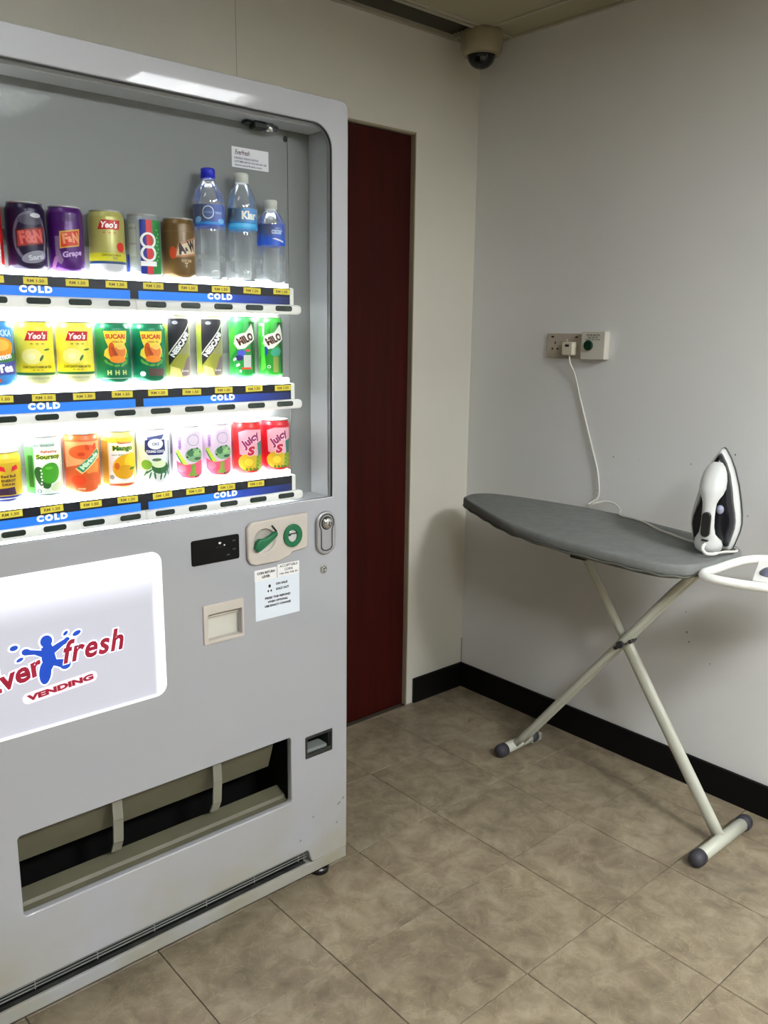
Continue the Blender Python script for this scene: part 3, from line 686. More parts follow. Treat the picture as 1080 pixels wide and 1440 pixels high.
# ---- shelves
PITCH = .0750; XS = [-1.3075-PITCH*k for k in range(13)]
SHELVES = (('upper', 1.505, 1.515), ('middle', 1.2985, 1.312), ('lower', 1.0905, 1.104))
SEND = -1.286
tagme = None; btnme = None
for si, (nm, zs, zc) in enumerate(SHELVES):
    ym = -.655
    b = bmesh.new(); box(b, DOX0+.002, SEND, ym+.0015, RB, zs-.040, zs-.0015); box(b, SEND, SEND+.012, ym+.001, RB, zs-.040, zs+.001, .003, 2)
    sh = part('shelf', b, WHITEP, vm)
    b = bmesh.new(); box(b, DOX0+.002, SEND-.001, ym+.004, RB-.0005, zs-.001, zc-.0008, .001, 1); part('light_diffuser', b, LEDGE, sh)
    b = bmesh.new(); box(b, DOX0+.002, SEND, ym, ym+.0012, zs-.034, zs); part('price_strip', b, NAVY, sh)
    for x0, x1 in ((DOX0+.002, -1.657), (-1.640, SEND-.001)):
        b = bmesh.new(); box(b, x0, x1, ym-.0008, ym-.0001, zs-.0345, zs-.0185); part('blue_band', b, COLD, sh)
    for xc in (-1.4615, -1.834, -2.15):
        b = bmesh.new(); put(b, 'COLD', xc, zs-.0235, ym-.0012, .058, .0125, bold=.07, space=1.35); part('cold_lettering', b, mat('white_ink', (250, 250, 250), .4, emit=.45), sh)
    for x0, x1 in ((DOX0+.002, -1.6495), (-1.6485, -1.259)):
        b = bmesh.new(); zr = zs-.0455
        secs = [(x0, .7), (x0+.002, 1), (x1-.008, 1), (x1-.003, .85), (x1, .55)] if x1 > -1.3 else [(x0, 1), (x1, 1)]
        R = []
        for x, k in secs:
            R.append([b.verts.new((x, ym-.001+dy*k, zr+dz*k)) for dy, dz in rrect(-.006, .008, -.0105, .0105, .005, 4)])
        for A, B in zip(R, R[1:]):
            for i in range(len(A)):
                j = (i+1) % len(A); f = b.faces.new((A[i], A[j], B[j], B[i])); f.smooth = True
        b.faces.new(R[0]); b.faces.new(R[-1]); bmesh.ops.recalc_face_normals(b, faces=list(b.faces))
        part('button_rail', b, WHITEP, sh)
    b = bmesh.new(); tube(b, [(DOX0+.01, -.628, zs-.050), (SEND-.02, -.628, zs-.050)], .0085, 12); part('fluorescent_tube', b, TUBE, sh)
    for k, x in enumerate(XS):
        if btnme is None:
            q = bmesh.new(); slab(q, [rrect(-.0215, .0215, -.0055, .0055, .0045, 4)], -.002, .001, .001); btnme = finish(q, 'select_button', mat('button_green', (30, 42, 36), .25))
            q = bmesh.new(); box(q, -.0212, .0212, -.0006, 0, -.006, .006); t = bmesh.new(); put(t, 'RM 1.50', 0, 0, -.0009, .030, .0055, bold=.03); merge(q, t, 1)
            tagme = finish(q, 'price_tag', [TAGY, mat('tag_ink', (110, 84, 20), .6)])
        o = bpy.data.objects.new('select_button', btnme); COL.objects.link(o); o.parent = sh; o.location = Vector((x, ym-.007, zs-.0435))-ORG[vm.name].translation
        if x < DOX0+.03: continue
        if si == 2 and k == 0: continue
        o = bpy.data.objects.new('price_tag', tagme); COL.objects.link(o); o.parent = sh
        o.location = Vector((x-.001, ym-.0006, zs-.0085+random.uniform(-.0007, .0007)))-ORG[vm.name].translation; o.rotation_euler = (0, random.uniform(-.03, .03), 0)
    b = bmesh.new()
    box(b, DOX0+.004, SEND-.03, RB-.006, RB-.002, zc+.044, zc+.053); part('can_clip_rail', b, mat('clip_grey', (120, 122, 118), .4), sh)

# ---- backlit sign
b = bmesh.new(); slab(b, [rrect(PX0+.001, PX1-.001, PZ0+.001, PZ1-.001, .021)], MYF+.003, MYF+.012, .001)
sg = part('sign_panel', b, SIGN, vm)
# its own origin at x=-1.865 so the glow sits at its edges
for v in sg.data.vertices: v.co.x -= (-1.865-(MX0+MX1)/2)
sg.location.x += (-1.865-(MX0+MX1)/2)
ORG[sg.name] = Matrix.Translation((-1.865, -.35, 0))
b = bmesh.new(); slab(b, [rrect(PX0-.002, PX1+.002, PZ0-.002, PZ1+.002, .024), rrect(PX0+.003, PX1-.003, PZ0+.003, PZ1-.003, .019)], MYF-.0015, MYF+.004, .001)
part('sign_rim', b, mat('rim_white', (240, 240, 245), .3, emit=.35), vm)
RED = mat('sign_red', (150, 8, 44), .4, emit=.12); WH = mat('sign_white', (235, 238, 250), .4, emit=.45); BLU = mat('sign_blue', (10, 66, 176), .4, emit=.25); PNK = mat('sign_pale', (232, 214, 224), .4, emit=.4)
ys = MYF+.0027
def wordart(bm, s_, x, z, wd, ht, rot, bold=.012, halo=.05, mi=0, mh=1, **k):
    put(bm, s_, x, z, ys-.0002, wd*1.03, ht*1.10, rot, mh, bold=bold+halo, **k); put(bm, s_, x, z, ys-.0006, wd, ht, rot, mi, bold=bold, **k)
b = bmesh.new()
wordart(b, 'Ever', -1.930, .780, .112, .043, 13, .03, shear=.15)
ywf = ys; ys = ys-.0016; wordart(b, 'fresh', -1.777, .8035, .124, .047, 1, .028, shear=.25, space=1.1); ys = ywf
pill = rrect(-.073, .073, -.0115, .0115, .0110)
t = curve_bm([pill]); merge(b, t, 2, Matrix.Translation((-1.846, ys-.0002, .7335)) @ roty(5))
put(b, 'VENDING', -1.846, .7335, ys-.0007, .130, .0125, 5, 0, bold=.06)
part('sign_lettering', b, [RED, WH, PNK], sg)
b = bmesh.new()
shapes = [ell(-1.8675, .833, .0112, .0118), ell(-1.866, .802, .0118, .030), [(-1.8775, .822), (-1.856, .819), (-1.8505, .790), (-1.8785, .797)], ell(-1.8735, .772, .0115, .024, rot=-6),
          [(-1.862, .802), (-1.8507, .7925), (-1.830, .7885), (-1.8243, .783), (-1.8245, .775), (-1.8357, .7688), (-1.8515, .779), (-1.866, .785)], ell(-1.8345, .778, .0105, .0095),
          [(-1.876, .8165), (-1.8966, .8224), (-1.905, .827), (-1.907, .8145), (-1.8911, .812), (-1.876, .802)], ell(-1.906, .8207, .0078, .0064, rot=-12),
          [(-1.860, .819), (-1.8417, .8262), (-1.8275, .8312), (-1.8248, .8222), (-1.8357, .8178), (-1.8555, .805)], ell(-1.829, .8265, .0062, .0052, rot=35), ell(-1.8088, .836, .0085, .0046, rot=20), ell(-1.8302, .8406, .0055, .0032, rot=40),
          ell(-1.9268, .8334, .0075, .0050, rot=5), ell(-1.918, .8082, .0068, .0034, rot=20)]
for i, s_ in enumerate(shapes):
    cx_ = sum(p[0] for p in s_)/len(s_); cz_ = sum(p[1] for p in s_)/len(s_)
    big = []
    for p in s_:
        v = Vector((p[0]-cx_, p[1]-cz_)); l = max(v.length, 1e-4); v *= (l+.0035)/l; big.append((cx_+v.x, cz_+v.y))
    flat(b, [big], ys-.0009-.00001*i, 1)
for i, s_ in enumerate(shapes): flat(b, [s_], ys-.0013-.00001*i, 0)
part('splash_emblem', b, [BLU, WH], sg)

# ---- control area
b = bmesh.new(); slab(b, [rrect(-1.558, -1.4415, .9245, .980, .005)], MYF-.002, MYF+.001, .001); pd = part('price_display', b, mat('display_black', (3, 3, 4), .3, spec=.2), vm)
b = bmesh.new(); flat(b, [ell(-1.490, .9665, .0035, .0025, 12)], MYF-.0024); flat(b, [ell(-1.479, .9605, .0022, .0018, 12)], MYF-.0024)
for x, z in ((-1.455, .967), (-1.455, .948), (-1.470, .9375)): flat(b, [rrect(x-.004, x+.004, z-.0015, z+.0015, .001, 2)], MYF-.0024, 1)
put(b, 'INSERT COIN', -1.492, .958, MYF-.0024, .016, .002, mi=1)
part('display_marks', b, [mat('led_white', (220, 220, 215), .5), mat('faint_grey', (62, 62, 66), .5)], pd)

plate = [(-1.412, 1.001), (-1.262, 1.005), (-1.262, .925), (-1.268, .921), (-1.305, .918), (-1.312, .911), (-1.340, .902), (-1.405, .902), (-1.418, .908), (-1.424, .920), (-1.424, .990)]
b = bmesh.new(); slab(b, [plate, ell(-1.3805, .9555, .0275, .0265, 32)], MYF-.010, MYF+.0005, .003); cpn = part('coin_plate', b, BEIGE, vm)
b = bmesh.new(); t = bmesh.new(); lathe(t, [(.0285, 0), (.026, .010), (.019, .018), (0, .022)], 28); merge(b, t, 0, Matrix.Translation((-1.3805, MYF-.0078, .9555)) @ Matrix.Rotation(-PI/2, 4, 'X')); 
b.transform(Matrix.Translation((-1.3805, MYF-.0078, .9555)) @ Matrix.Diagonal((1, .28, 1, 1)) @ Matrix.Translation((1.3805, -(MYF-.0078), -.9555))); part('lever_dish', b, mat('dish_grey', (176, 170, 160), .35), cpn)
b = bmesh.new(); lev = [(-1.4115, .944), (-1.407, .957), (-1.398, .9635), (-1.386, .962), (-1.372, .967), (-1.358, .9745), (-1.352, .973), (-1.353, .965), (-1.368, .954), (-1.384, .944), (-1.398, .936), (-1.405, .934)]
slab(b, [lev], MYF-.022, MYF-.008, .003); part('return_lever', b, GREENP, cpn, label='green coin return lever')
b = bmesh.new(); tube(b, [(-1.362, MYF-.0115, .988), (-1.350, MYF-.0115, .973)], .0022, 8); part('plate_groove', b, INK, cpn)
b = bmesh.new(); slab(b, [ell(-1.306, .9575, .0255, .0270, 36), ell(-1.3075, .9565, .0125, .0145, 28)], MYF-.015, MYF-.0095, .0015); part('slot_ring', b, GREENP, cpn, label='green ring around the coin slot')
b = bmesh.new(); slab(b, [ell(-1.3075, .9565, .0125, .0145, 28)], MYF-.013, MYF-.0095, .0012); part('slot_disc', b, CHROME, cpn)
b = bmesh.new(); box(b, -1.320, -1.297, MYF-.0138, MYF-.0128, .9605, .9630); box(b, -1.3195, -1.314, MYF-.0162, MYF-.0125, .9585, .9605); part('coin_slot', b, INK, cpn)
# lock
b = bmesh.new(); slab(b, [rrect(-1.2345, -1.178, .895, 1.000, .028, 10)], MYF-.008, MYF+.0005, .003); lk = part('lock_plate', b, SATIN, vm)
b = bmesh.new(); key = [(-1.223, .912), (-1.218, .906), (-1.206, .9035), (-1.194, .906), (-1.189, .912), (-1.189, .955)] + [(-1.206+.0225*math.cos(a), .972+.0225*math.sin(a)) for a in [math.radians(-35+250*k/14) for k in range(15)]] + [(-1.223, .955)]
slab(b, [key, [(-1.206+(p[0]+1.206)*.86, .945+(p[1]-.945)*.93) for p in key]], MYF-.0090, MYF-.0075); part('lock_groove', b, DGREY, lk)
b = bmesh.new(); t = bmesh.new(); lathe(t, [(0, .010), (.010, .009), (.013, .006), (.0145, 0)], 24); merge(b, t, 0, Matrix.Translation((-1.206, MYF-.008, .972)) @ Matrix.Rotation(PI/2, 4, 'X')); part('lock_cylinder', b, CHROME, lk)
b = bmesh.new(); slab(b, [ell(-1.206, .972, .0155, .0165, 24), ell(-1.2075, .973, .0125, .0135, 24)], MYF-.0095, MYF-.0076); box(b, -1.2072, -1.2048, MYF-.0188, MYF-.0178, .967, .977); part('key_slot', b, INK, lk)
b = bmesh.new(); slab(b, [ell(-1.2105, .858, .0105, .0115, 24)], MYF-.003, MYF, .001); kl = part('key_lock', b, CHROME, vm)
b = bmesh.new(); slab(b, [ell(-1.2105, .858, .0078, .0086, 24), ell(-1.2105, .858, .0066, .0074, 24)], MYF-.0034, MYF-.0028); box(b, -1.2115, -1.2095, MYF-.0036, MYF-.0028, .851, .861); box(b, -1.2095, -1.205, MYF-.0036, MYF-.0028, .859, .861); part('key_slot', b, INK, kl)
# instruction stickers
b = bmesh.new()
flat(b, [rrect(-1.4025, -1.281, .768, .862, .001, 2)], MYF-.0004, 0); flat(b, [rrect(-1.4035, -1.344, .861, .888, .001, 2)], MYF-.0006, 1); flat(b, [rrect(-1.342, -1.281, .862, .892, .001, 2)], MYF-.0006, 1)
Y = MYF-.0009
put(b, 'COIN RETURN', -1.373, .8795, Y, .048, .0060, mi=2, bold=.05); put(b, 'LEVER', -1.373, .870, Y, .022, .0060, mi=2, bold=.05)
put(b, 'ACCEPTABLE', -1.311, .8865, Y, .050, .0058, mi=2, bold=.02); put(b, 'COINS', -1.311, .8775, Y, .023, .0058, mi=2, bold=.02); put(b, '10¢ 20¢ 50¢ $1', -1.311, .8685, Y, .050, .0048, mi=2, bold=.03)
flat(b, [ell(-1.364, .8455, .0035, .004, 14)], Y, 2); put(b, 'ON SALE', -1.331, .8475, Y, .032, .0055, mi=2, bold=.05)
put(b, '• •', -1.364, .834, Y, .012, .0055, mi=2, bold=.05); put(b, 'SOLD OUT', -1.329, .835, Y, .036, .0055, mi=2, bold=.05)
put(b, 'PRESS THE REFUND', -1.342, .8175, Y, .070, .0055, mi=2, bold=.05); put(b, 'WHEN OPTIONAL', -1.342, .8080, Y, .056, .0055, mi=2, bold=.05); put(b, 'USE EXACT CHANGE', -1.342, .7985, Y, .072, .0055, mi=2, bold=.05)
part('instruction_sticker', b, [mat('sticker_bluewhite', (214, 222, 230), .4), mat('sticker_white', (226, 226, 224), .4), INK], vm)
# bill slot housing
b = bmesh.new(); slab(b, [rrect(SX_0, SX_1, SZ0, SZ1, .003, 3), rrect(SX_0+.011, SX_1-.005, SZ0+.008, SZ1-.022, .002, 3)], MYF-.004, MYF+.014, .0015); bh = part('note_slot_frame', b, BEIGE, vm)
b = bmesh.new(); box(b, SX_0+.006, SX_1-.004, MYF+.016, MYF+.0178, SZ0+.004, SZ1-.01); part('slot_back', b, mat('slot_back', (196, 194, 182), .45), bh)
for k in range(3):
    b = bmesh.new(); z = SZ1-.024-.006*k; box(b, SX_0+.010, SX_1-.004, MYF+.004+.004*k, MYF+.016, z-.002, z+.001); part('rib', b, BEIGE, bh)
# coin return cup
b = bmesh.new()
box(b, CX0-.002, CX1+.002, MYF+.060, MYF+.062, CZ0-.004, CZ1+.004); box(b, CX0-.003, CX0-.0003, MYF+.018, MYF+.060, CZ0-.004, CZ1+.004); box(b, CX1+.0003, CX1+.003, MYF+.018, MYF+.060, CZ0-.004, CZ1+.004)
box(b, CX0, CX1, MYF+.018, MYF+.060, CZ0-.004, CZ0-.001); box(b, CX0, CX1, MYF+.018, MYF+.060, CZ1+.001, CZ1+.004)
cup = part('coin_cup', b, mat('cup_dark', (40, 42, 38), .4), vm)
b = bmesh.new(); slab(b, [rrect(CX0-.001, CX1+.001, CZ0-.001, CZ1+.001, .003, 3), rrect(CX0+.005, CX1-.004, CZ0+.011, CZ1-.006, .002, 3)], MYF-.001, MYF+.006, .001); part('cup_frame', b, mat('cup_frame', (34, 38, 34), .3), cup)
b = bmesh.new(); box(b, CX0+.006, CX1-.006, MYF+.012, MYF+.05, CZ0+.004, CZ0+.014, .003, 2); part('cup_flap', b, mat('flap_clear', (120, 124, 120), .15), cup)
# delivery bay
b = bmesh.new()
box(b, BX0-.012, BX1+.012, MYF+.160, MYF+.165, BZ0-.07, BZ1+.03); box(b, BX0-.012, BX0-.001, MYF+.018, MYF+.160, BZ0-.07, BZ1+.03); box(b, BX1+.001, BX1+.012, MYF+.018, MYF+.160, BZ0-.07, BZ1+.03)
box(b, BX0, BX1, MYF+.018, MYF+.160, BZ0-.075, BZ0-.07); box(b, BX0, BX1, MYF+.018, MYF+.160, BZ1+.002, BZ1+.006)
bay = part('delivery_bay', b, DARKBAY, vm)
b = bmesh.new()
def sheet(bm, pts, x0, x1, th=.003):
    for (y0, z0), (y1, z1) in zip(pts, pts[1:]):
        d = Vector((0, z1-z0, -(y1-y0))).normalized()*th
        vs = [(x0, y0, z0), (x1, y0, z0), (x1, y1, z1), (x0, y1, z1)]
        lo = [bm.verts.new(v) for v in vs]; hi = [bm.verts.new(Vector(v)+d) for v in vs]
        bm.faces.new(lo); bm.faces.new(hi[::-1])
        for i in range(4):
            j = (i+1) % 4; bm.faces.new((lo[i], hi[i], hi[j], lo[j]))
    bmesh.ops.recalc_face_normals(bm, faces=list(bm.faces))
sheet(b, [(MYF+.030, BZ1+.004), (MYF+.046, .41), (MYF+.062, .364)], BX0, BX1-.028); part('flap', b, BAYM, bay)
b = bmesh.new(); sheet(b, [(MYF+.019, BZ0-.001), (MYF+.030, BZ0+.002), (MYF+.034, BZ0+.009), (MYF+.066, BZ0+.020), (MYF+.070, BZ0+.016)], BX0-.001, BX1+.001); part('ledge', b, BAYM, bay)
for x in (-1.742, -1.503):
    b = bmesh.new(); sheet(b, [(MYF+.022, .450), (MYF+.020, .40), (MYF+.026, .345), (MYF+.040, .318)], x-.011, x+.011, .004); part('divider', b, mat('divider_grey', (120, 119, 106), .45), bay)
# vent grille
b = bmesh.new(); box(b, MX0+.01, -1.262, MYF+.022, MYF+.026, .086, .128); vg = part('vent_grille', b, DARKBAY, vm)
VSL = mat('vent_line', (120, 120, 118), .4)
for z in (.1235, .1165, .1095):
    b = bmesh.new(); box(b, MX0+.01, -1.262, MYF+.004, MYF+.0065, z-.0009, z+.0009); part('slat', b, VSL, vg)
for x in (-1.29, -1.42, -1.55, -1.68, -1.81, -1.94, -2.07, -2.2):
    b = bmesh.new(); box(b, x-.001, x+.001, MYF+.003, MYF+.0035, .106, .127); part('stay', b, VSL, vg)
b = bmesh.new(); box(b, MX0, MX1, MYF+.002, MYF+.06, .0560, .0875, .003, 2); part('kick_plate', b, MDIRTY, vm)
b = bmesh.new(); box(b, MX0+.01, -1.262, MYF+.009, MYF+.0215, .0872, .0882, .0003, 1); part('grime', b, mat('grime', (46, 46, 40), .9, var=.9, vscale=30), vm, label='dark dust along the vent')
b = bmesh.new()
for x, y in ((-1.178, -.605), (-2.30, -.615), (-1.18, -.09), (-2.30, -.09)):
    b = bmesh.new(); lathe(b, [(0, 0), (.027, 0), (.027, .012), (.018, .016), (.014, .02), (.014, .058), (0, .058)], 20, (x, y)); part('foot', b, BLACKP, vm)
b = bmesh.new()
for x, z, l in ((-1.163, .222, .007), (-1.150, .232, .004), (-1.17, .17, .003), (-1.245, .215, .003), (-1.285, .165, .003)): flat(b, [ell(x, z, l, .0015, 10, rot=35)], MYF-.0002)
part('chipped_paint', b, mat('chip', (84, 78, 66), .8), vm)

# ============================================================ CANS AND BOTTLES
INKS = {}
def ink(c, rough=.35):
    k = tuple(c)
    if k not in INKS: INKS[k] = mat('print_%02x%02x%02x' % k, c, rough)
    return INKS[k]
class Label:
    """flat print in (u = arc length, z) millimetres, bent round the can"""
    def __init__(s, R, k=1.0): s.R = R; s.k = k; s.bm = bmesh.new(); s.m = []; s.n = 0
    def _add(s, t, c):
        mt = ink(c)
        if mt not in s.m: s.m.append(mt)
        mi = s.m.index(mt); s.n += 1
        for v in t.verts: v.co.x *= s.k
        xs = [v.co.x for v in t.verts]
        x = math.floor(min(xs)/3.5)*3.5
        while x < max(xs):
            bmesh.ops.bisect_plane(t, geom=list(t.verts)+list(t.edges)+list(t.faces), plane_co=(x, 0, 0), plane_no=(1, 0, 0)); x += 3.5
        rr = s.R+.12+.045*s.n
        for v in t.verts:
            a = v.co.x/s.R; v.co = Vector((rr*math.sin(a)/1000, -rr*math.cos(a)/1000, v.co.z/1000))
        merge(s.bm, t, mi)
    def poly(s, c, *loops): s._add(curve_bm([list(l) for l in loops]), c); return s
    def rect(s, c, u0, u1, z0, z1): return s.poly(c, [(u0, z0), (u1, z0), (u1, z1), (u0, z1)])
    def ell(s, c, u, z, ru, rz, rot=0): return s.poly(c, ell(u, z, ru, rz, 22, rot))
    def ring(s, c, u, z, ru, rz, w): return s.poly(c, ell(u, z, ru, rz, 26), ell(u, z, ru-w, rz-w, 26))
    def text(s, c, st, u, z, wd, ht, rot=0, **k):
        t = text_bm(st, wd, ht, **k); t.transform(Matrix.Translation((u, 0, z)) @ roty(rot)); s._add(t, c); return s

def leafs(L, c, pts):
    for u, z, a, l in pts: L.ell(c, u, z, l, 1.5, a)
def can_profile(R, Hh, base, body, mid=None):
    """profile with the necked ends of a drinks can; mm"""
    n = 2.6
    return [(0, 3), (R-9, 3), (R-7, .3), (R-5.5, 0), (R-4, .8), (R-.8, 5.5), (R, 8.5), (R, base), (R, Hh-13), (R-.6, Hh-10.5), (R-3.2, Hh-5), (R-3.9, Hh-2.6), (R-3.2, Hh-1.5), (R-3, Hh-.4), (R-3.6, Hh), (R-4.3, Hh-.5), (R-4.6, Hh-4)]
def make_can(label, col, X, zc, lab, R=33, Hh=115, low=None, lowz=20, top=None, group=None, name='drink_can', cat='can', extra_rot=7):
    x, y = X, -.6225+(33-R)/1000
    rot = math.atan2(CAMP.x-x, -(CAMP.y-y))
    rz = rot*-1  # local -Y turned toward where the viewer stands
    # direction of local -Y after rotation a: (sin a, -cos a)
    rz = math.atan2(CAMP.x-x, y-CAMP.y)
    t = thing(name, (x, y, zc), label, cat, group, rotz=rz+math.radians(extra_rot))
    b = bmesh.new(); P = [(r/1000, z/1000) for r, z in can_profile(R, Hh, lowz, None)]
    mis = [2, 2, 2, 2, 1, 1, 1, 0, 0, 0, 0, 2, 2, 2, 2, 2]
    if low is None: mis = [2, 2, 2, 2, 0, 0, 0, 0, 0, 0, 0, 2, 2, 2, 2, 2]
    if top: mis[9] = mis[10] = 3
    lathe(b, P, 36, mis=mis)
    part('can_body', b, [mat('can_%02x%02x%02x' % tuple(col), col, .3, .15), mat('can_%02x%02x%02x' % tuple(low or col), low or col, .3, .15), mat('can_rim', (190, 190, 186), .3, .7), mat('can_%02x%02x%02x' % tuple(top or col), top or col, .3, .15)], t, world=False)
    b = bmesh.new(); z = (Hh-4)/1000
    lathe(b, [(0, z), ((R-6)/1000, z), ((R-5.2)/1000, z-.0015), ((R-4.5)/1000, z)], 28)
    tube(b, [(0, .009, z+.001), (0, -.004, z+.0015), (0, -.014, z+.001)], .0045, 8, flat=1.4)
    part('lid', b, mat('can_lid', (196, 196, 194), .3, .8), t, world=False)
    L = Label(R, 1.2); lab(L)
    if L.n: part('printed_label', L.bm, L.m, t, world=False)
    return t

Z1, Z2, Z3 = 1.515, 1.312, 1.104
def XC(k): return -1.309-.0748*k
W_ = (240, 240, 240)
def l_red(L): L.rect((214, 200, 196), -6, 18, 4, 42); L.ell((200, 60, 40), 2, 60, 12, 14)
def l_dark(L):
    L.ring((96, 94, 112), 4, 55, 27, 44, 5).ell((70, 66, 84), 4, 84, 18, 9).poly((60, 22, 30), [(-18, 36), (24, 44), (26, 76), (-18, 68)])
    L.poly((150, 44, 44), [(-16, 39), (22, 46), (24, 73), (-16, 65)]).text((204, 96, 88), 'F&N', 4, 56, 34, 22, 9, bold=.05)
    L.ell((132, 130, 146), 8, 22, 20, 10, 18).text((196, 196, 206), 'Sarsi', 10, 22, 24, 9, 12, bold=.03); L.ell((190, 190, 198), 12, 92, 8, 4)
def l_purp(L):
    L.poly((120, 96, 130), [(-20, 20), (-12, 12), (-8, 20), (-14, 40), (-13, 62), (-20, 62)]).rect((66, 20, 96), -26, 30, 88, 100)
    L.poly((206, 160, 70), [(-13, 40), (17, 46), (19, 76), (-12, 70)]).poly((196, 50, 26), [(-11, 42.5), (15, 48), (17, 73), (-10, 67.5)])
    L.text((232, 150, 110), 'F', -4, 58, 8, 18, 6, bold=.05).text((232, 150, 110), '&', 3, 57, 7, 10, 6, bold=.04).text((232, 150, 110), 'N', 11, 60, 9, 18, 6, bold=.05)
    L.text((190, 160, 210), 'Grape', 6, 31, 30, 13, 12, bold=.04, shear=.2).poly((150, 100, 150), [(-30, 4), (-22, 4), (-14, 28), (-22, 26)])
def yeos(body, yellow):
    def f(L):
        L.rect(yellow, -48, 48, 24, 38); L.rect((28, 66, 110) if body else (40, 104, 44), -50, 50, 18.5, 23)
        L.poly((196, 30, 44) if not body else (186, 24, 24), [(-17, 80), (17, 80), (19, 97), (-11, 97)]).text((248, 240, 240), "Yeo's", 1.5, 88.5, 26, 12, 0, bold=.04, shear=.25)
        c = (180, 60, 30) if body else (120, 92, 20)
        for k in (-7, 1, 9): L.text(c, '茶' if False else '*', k, 73, 5, 5, bold=.05)
        if body:
            L.ell((200, 40, 24), 19, 49, 7.5, 9).text((110, 100, 20), 'CHRYSANTHEMUM', 3, 34, 30, 4, bold=.02).text((40, 60, 90), 'TEA', 8, 28.5, 9, 4)
        else:
            L.ell((250, 240, 150), -8, 52, 15, 14).ell((254, 248, 190), -8, 52, 6, 6).ell((60, 110, 40), 6, 49, 2, 6, -25).ell((70, 120, 50), 15, 64, 5, 1.6, 10)
            L.text((110, 110, 20), 'CHRYSANTHEMUM TEA', 0, 33, 44, 4.5, bold=.03).text((120, 120, 30), '* * *', 0, 27, 16, 3.5, bold=.05).text((150, 160, 110), 'NO PRESERVATIVES', 0, 13, 34, 3.5)
    return f
def l_100(L):
    L.rect((150, 156, 158), -46, -10, 8, 102).rect((178, 182, 182), -30, -16, 36, 96).text((120, 40, 40), 'isotonic', -22, 60, 13, 4).text((60, 60, 60), '100PLUS', -22, 88, 14, 3.5)
    L.rect((24, 46, 142), -9, 1, 4, 104).rect((206, 30, 40), 1, 11, 4, 104).rect((34, 128, 62), 11, 30, 4, 104).rect((24, 46, 142), -46, -30, 8, 40)
    L.ring((240, 240, 240), 4, 66, 13, 15, 4).ring((240, 240, 240), 4, 42, 13, 15, 4).text((240, 240, 240), '1', 4, 23, 9, 26, 90, bold=.06)
    for k in range(9): L.ell((150, 200, 150), 19+(k % 2)*3, 30+k*7, 1.6, 1.6)
def l_aw(L):
    L.poly((176, 120, 86), [(-12, 38), (30, 44), (34, 82), (-4, 66)]).poly((214, 196, 168), [(-9, 42), (28, 48), (31, 77), (-2, 62)])
    L.text((40, 22, 14), 'A', 1, 56, 13, 22, 14, bold=.07).text((40, 22, 14), '&', 10, 55, 6, 8, 14, bold=.05).text((40, 22, 14), 'W', 20, 62, 16, 22, 14, bold=.07)
    L.ell((196, 70, 34), -13, 48, 6, 12).text((214, 190, 150), 'ROOT BEER', 10, 33, 18, 5, bold=.03).text((214, 190, 150), 'T', 9, 25, 6, 9, bold=.04).rect((120, 96, 52), -50, 50, 88, 90)
def l_tea(L):
    L.rect((60, 120, 60), -34, 40, 42, 58).ell((240, 150, 30), 4, 68, 24, 18).ell((250, 190, 70), 6, 72, 14, 10).poly((70, 74, 160), [(-34, 18), (40, 22), (40, 46), (-34, 36)])
    L.text((248, 248, 255), 'Lemon', 8, 52, 30, 11, 12, bold=.05).text((250, 250, 255), 'Tea', 12, 32, 26, 15, 6, bold=.07).text((190, 224, 250), 'POKKA', 8, 93, 36, 12, bold=.06).rect((214, 80, 60), -30, 4, 8, 14)
def l_herb(var):
    def f(L):
        L.poly((240, 214, 70), [(-17, 98), (22, 99), (20, 78), (16, 74), (21, 62), (20, 52), (8, 40), (-6, 42), (-18, 52), (-16, 62), (-10, 68), (-14, 80)])
        L.text((204, 60, 30), 'SUCARI', 2, 88, 32, 9, 0, bold=.05).text((180, 90, 30), 'HERBAL TEA', 5, 78, 18, 3.5, bold=.03)
        L.ell((226, 122, 50), 8, 59, 10, 12).ell((206, 84, 30), -5, 62, 5, 15).ell((170, 70, 30), 0, 56, 3, 14, 20).ell((238, 140, 40), 4, 45, 13, 7).ell((244, 196, 90), 9, 68, 7, 5)
        for u, z in ((-14, 40), (-8, 36), (12, 35), (18, 40), (2, 33), (20, 52)): L.ell((90, 166, 70), u, z, 5, 2.4, u*4)
        if var: L.ell((220, 226, 222), -14, 16, 5, 5).rect((96, 70, 66), -4, 24, 12, 26)
        else:
            for u in (-10, 2, 14): L.text((200, 216, 130), '茶'[:0]+'H', u, 20, 7, 9, bold=.06)
            L.rect((150, 200, 176), -22, 24, 8, 10)
    return f
def l_nes(L):
    L.poly((150, 152, 56), [(-46, 14), (30, 14), (30, 52), (-46, 56)]).poly((122, 104, 108), [(4, 10), (36, 10), (36, 56), (16, 46)]).poly((214, 196, 120), [(-16, 8), (6, 8), (2, 24), (-14, 30)])
    L.poly((40, 40, 46), [(-17, 124), (22, 124), (24, 90), (4, 60), (-12, 36), (-17, 30)]).poly((236, 236, 232), [(-17, 55), (-17, 51), (23, 112), (23, 116)])
    L.text((248, 248, 248), 'NESCAFÉ', 3.5, 73, 56, 12, 57, bold=.06).ell((150, 152, 160), -4, 116, 5, 3.5).rect((160, 176, 70), -46, -17, 14, 112).text((200, 190, 190), 'latte', 12, 20, 14, 5, bold=.03)
